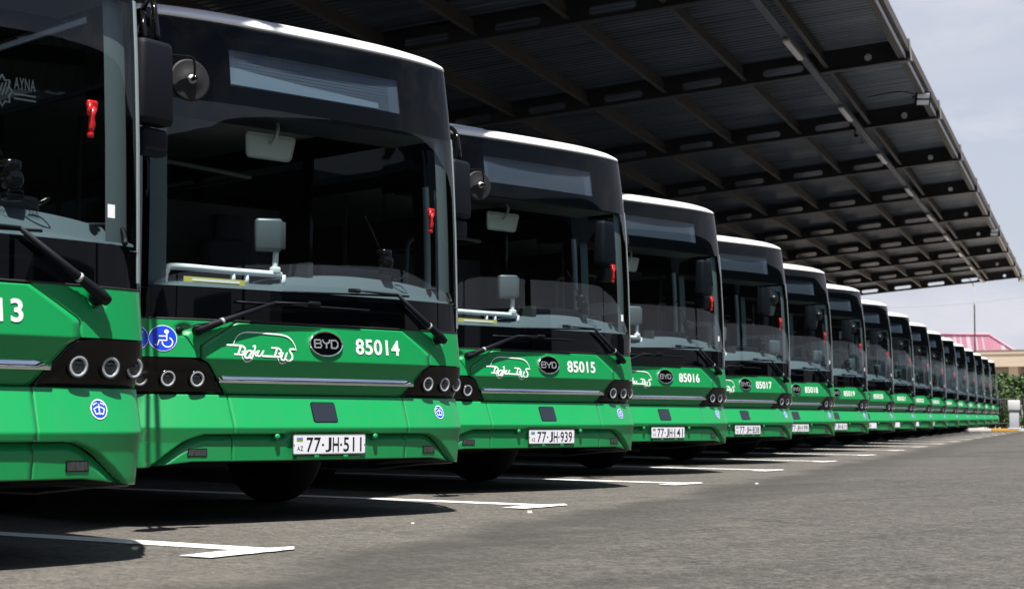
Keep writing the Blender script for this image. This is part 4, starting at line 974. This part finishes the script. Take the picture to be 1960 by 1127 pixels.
def pink_roof():
    A, B_, Cc = at_depth(1795, 640, 172), at_depth(1893, 640, 166), at_depth(1945, 666, 163); D = at_depth(1795, 668, 172)
    t = thing('pink_roofed_hall', 'hall with a pink and white striped sheet roof behind the beige building', 'building', (B_.x, B_.y, 0)); o = Vector((B_.x, B_.y, 0))
    back = Vector((-.72, .70, 0))*14; mb = MB(); n = 40; zl = Cc.z-.6; fo = Vector((.72, -.70, 0))*1.2
    for j in range(n+16):      # sheets from ridge (then from the hip) to the eave
        q = lambda k: (A+(B_-A)*(k/n) if k <= n else B_+(Vector((Cc.x, Cc.y, zl))+fo-B_)*((k-n)/16))
        a0, a1 = q(j), q(j+1); e0, e1 = Vector((a0.x, a0.y, zl))+fo*max(0, 1-max(0, j-n)/16), Vector((a1.x, a1.y, zl))+fo*max(0, 1-max(0, j+1-n)/16)
        m = 1 if j in (3, 4, 8, 12, 13, 17, 22, 23, 24, 29, 34, 46, 47) else 0; h = Vector((0, 0, .06 if j % 2 else 0)); mb.add([a0-o+h, a1-o+h, e1-o+h, e0-o+h], [(0, 1, 2, 3)], m)
    e = Vector((Cc.x, Cc.y, zl))+Vector((.72, -.70, 0))*1.2; bk = Vector((Cc.x, Cc.y, zl))+back
    m_ = MB(); mb.add([B_-o, e-o, bk-o], [(0, 1, 2)], 0); mb.add([A-o, B_-o, bk-o, Vector((D.x, D.y, zl))+back-o], [(0, 1, 2, 3)], 0)
    mb.build('roof', [PINK, PINKW], t); mb = MB(); P = [Vector((D.x, D.y, zl))+Vector((.72, -.70, 0))*.9, e-Vector((.72, -.70, 0))*.5, bk, Vector((D.x, D.y, zl))+back]
    mb.add([Vector((p.x, p.y, 0))-o for p in P]+[p-o for p in P], [(k, (k+1) % 4, 4+(k+1) % 4, 4+k) for k in range(4)]); mb.build('wall', BEIGED, t)
    mb = MB(); mb.tube([A-o, B_-o], .12, 6); mb.tube([B_-o, e-o], .1, 6); mb.build('ridge_capping', PINK, t)
pink_roof()
# lamp post
lp = at_depth(1868, 800, 104); lp.z = 0; hh_ = 9.05
lt = thing('lamp_post', 'slim grey lamp post with a forked head rising behind the far buses', 'lamp post', tuple(lp)); mb = MB(); mb.tube([(0, 0, 0), (0, 0, hh_*.5), (0, 0, hh_)], [.065, .05, .035], 10); mb.build('pole', GREYPOLE, lt)
mb = MB(); rr2 = Vector((RT.x, RT.y, 0)).normalized()
mb.tube([(0, 0, hh_-.3), rr2*-.25+Vector((0, 0, hh_+.15)), rr2*-.7+Vector((0, 0, hh_+.35))], .035, 6); mb.tube([(0, 0, hh_-.1), rr2*.3+Vector((0, 0, hh_+.25)), rr2*1.1+Vector((0, 0, hh_+.3))], .03, 6); mb.build('arm', GREYPOLE, lt)
for s_ in (-1, 1):
    mb = MB(); mb.rbox(rr2*(s_*(.95 if s_ < 0 else 1.3))+Vector((0, 0, hh_+.36 if s_ < 0 else hh_+.3)), (.5, .3, .09), .03, rot=Matrix.Rotation(YAW, 3, 'Z')); mb.build('lamp_head', GREYPOLE, lt)
# overhead cable
ca, cb = at_depth(1560, 588, 118), at_depth(2060, 553, 118); mb = MB()
mb.tube([tuple((ca+(cb-ca)*(k/20)-Vector((0, 0, .5*math.sin(math.pi*k/20)))-ca)) for k in range(21)],   .011, 4); o = mb.build('overhead_cable', GREYPOLE, None); o.location = ca
tag(o, 'thin overhead cable crossing the sky beyond the canopy', 'cable')

# ---------------------------------------------------------------- the opposite side of the yard, mirrored in the windscreens
OPX = 21.0
def op(t, i, z): return Vector((3.2, 0, 0))+ED*t+OUT*(OPX+i)+Vector((0, 0, z))
oc = thing('opposite_canopy', 'open steel canopy across the yard, mirrored dark in the bus windscreens', 'canopy', tuple(op(20, 0, 0)))
def ob_(mb, nm, mt): mb.v = [tuple(Vector(v)-oc.location) for v in mb.v]; return mb.build(nm, mt, oc)
mb = MB(); P = [op(t, i, z) for t in (-60, 130) for i, z in ((0, 9.1), (22, 7.3))]
mb.add(P+[p+Vector((0, 0, .5)) for p in P], [(0, 1, 3, 2), (4, 6, 7, 5), (0, 2, 6, 4), (1, 5, 7, 3), (0, 4, 5, 1), (2, 3, 7, 6)]); ob_(mb, 'roof_sheet', STEEL)
for k in range(12):
    mb = MB(); p = op(-56+k*16, 20, 0); mb.rbox((p.x, p.y, 3.6), (.4, .4, 7.2), .02); ob_(mb, 'column', STEEL)
hall = thing('grey_depot_hall', 'long grey depot hall across the yard, mirrored low in the windscreens', 'building', tuple(op(30, 45, 0)))
rn = random.Random(9); t_ = -80.0
while t_ < 170:           # stepped roofline, bay after bay
    L_ = rn.uniform(7, 22); H_ = rn.choice((3.4, 4.6, 5.6, 7.2, 8.6)); d_ = rn.uniform(0, 3)
    mb = MB(); P = [op(t, i, 0)-hall.location for t, i in ((t_, 45+d_), (t_+L_-.05, 45+d_), (t_+L_-.05, 60), (t_, 60))]
    mb.add(P+[p+Vector((0, 0, H_)) for p in P], [(0, 1, 5, 4), (1, 2, 6, 5), (2, 3, 7, 6), (3, 0, 4, 7), (4, 5, 6, 7)]); mb.build('wall', PANELW, hall); t_ += L_
rn = random.Random(5)
for k in range(30):
    mb = MB(); p = op(-76+k*8+rn.uniform(-2.5, 2.5), 44.8, 0)-hall.location; mb.box((p.x, p.y, 2.0), (rn.uniform(.5, 2.6), .12, 4.0), 0, ED.to_track_quat('X', 'Z').to_matrix()); mb.build('door', WINDOWD, hall)
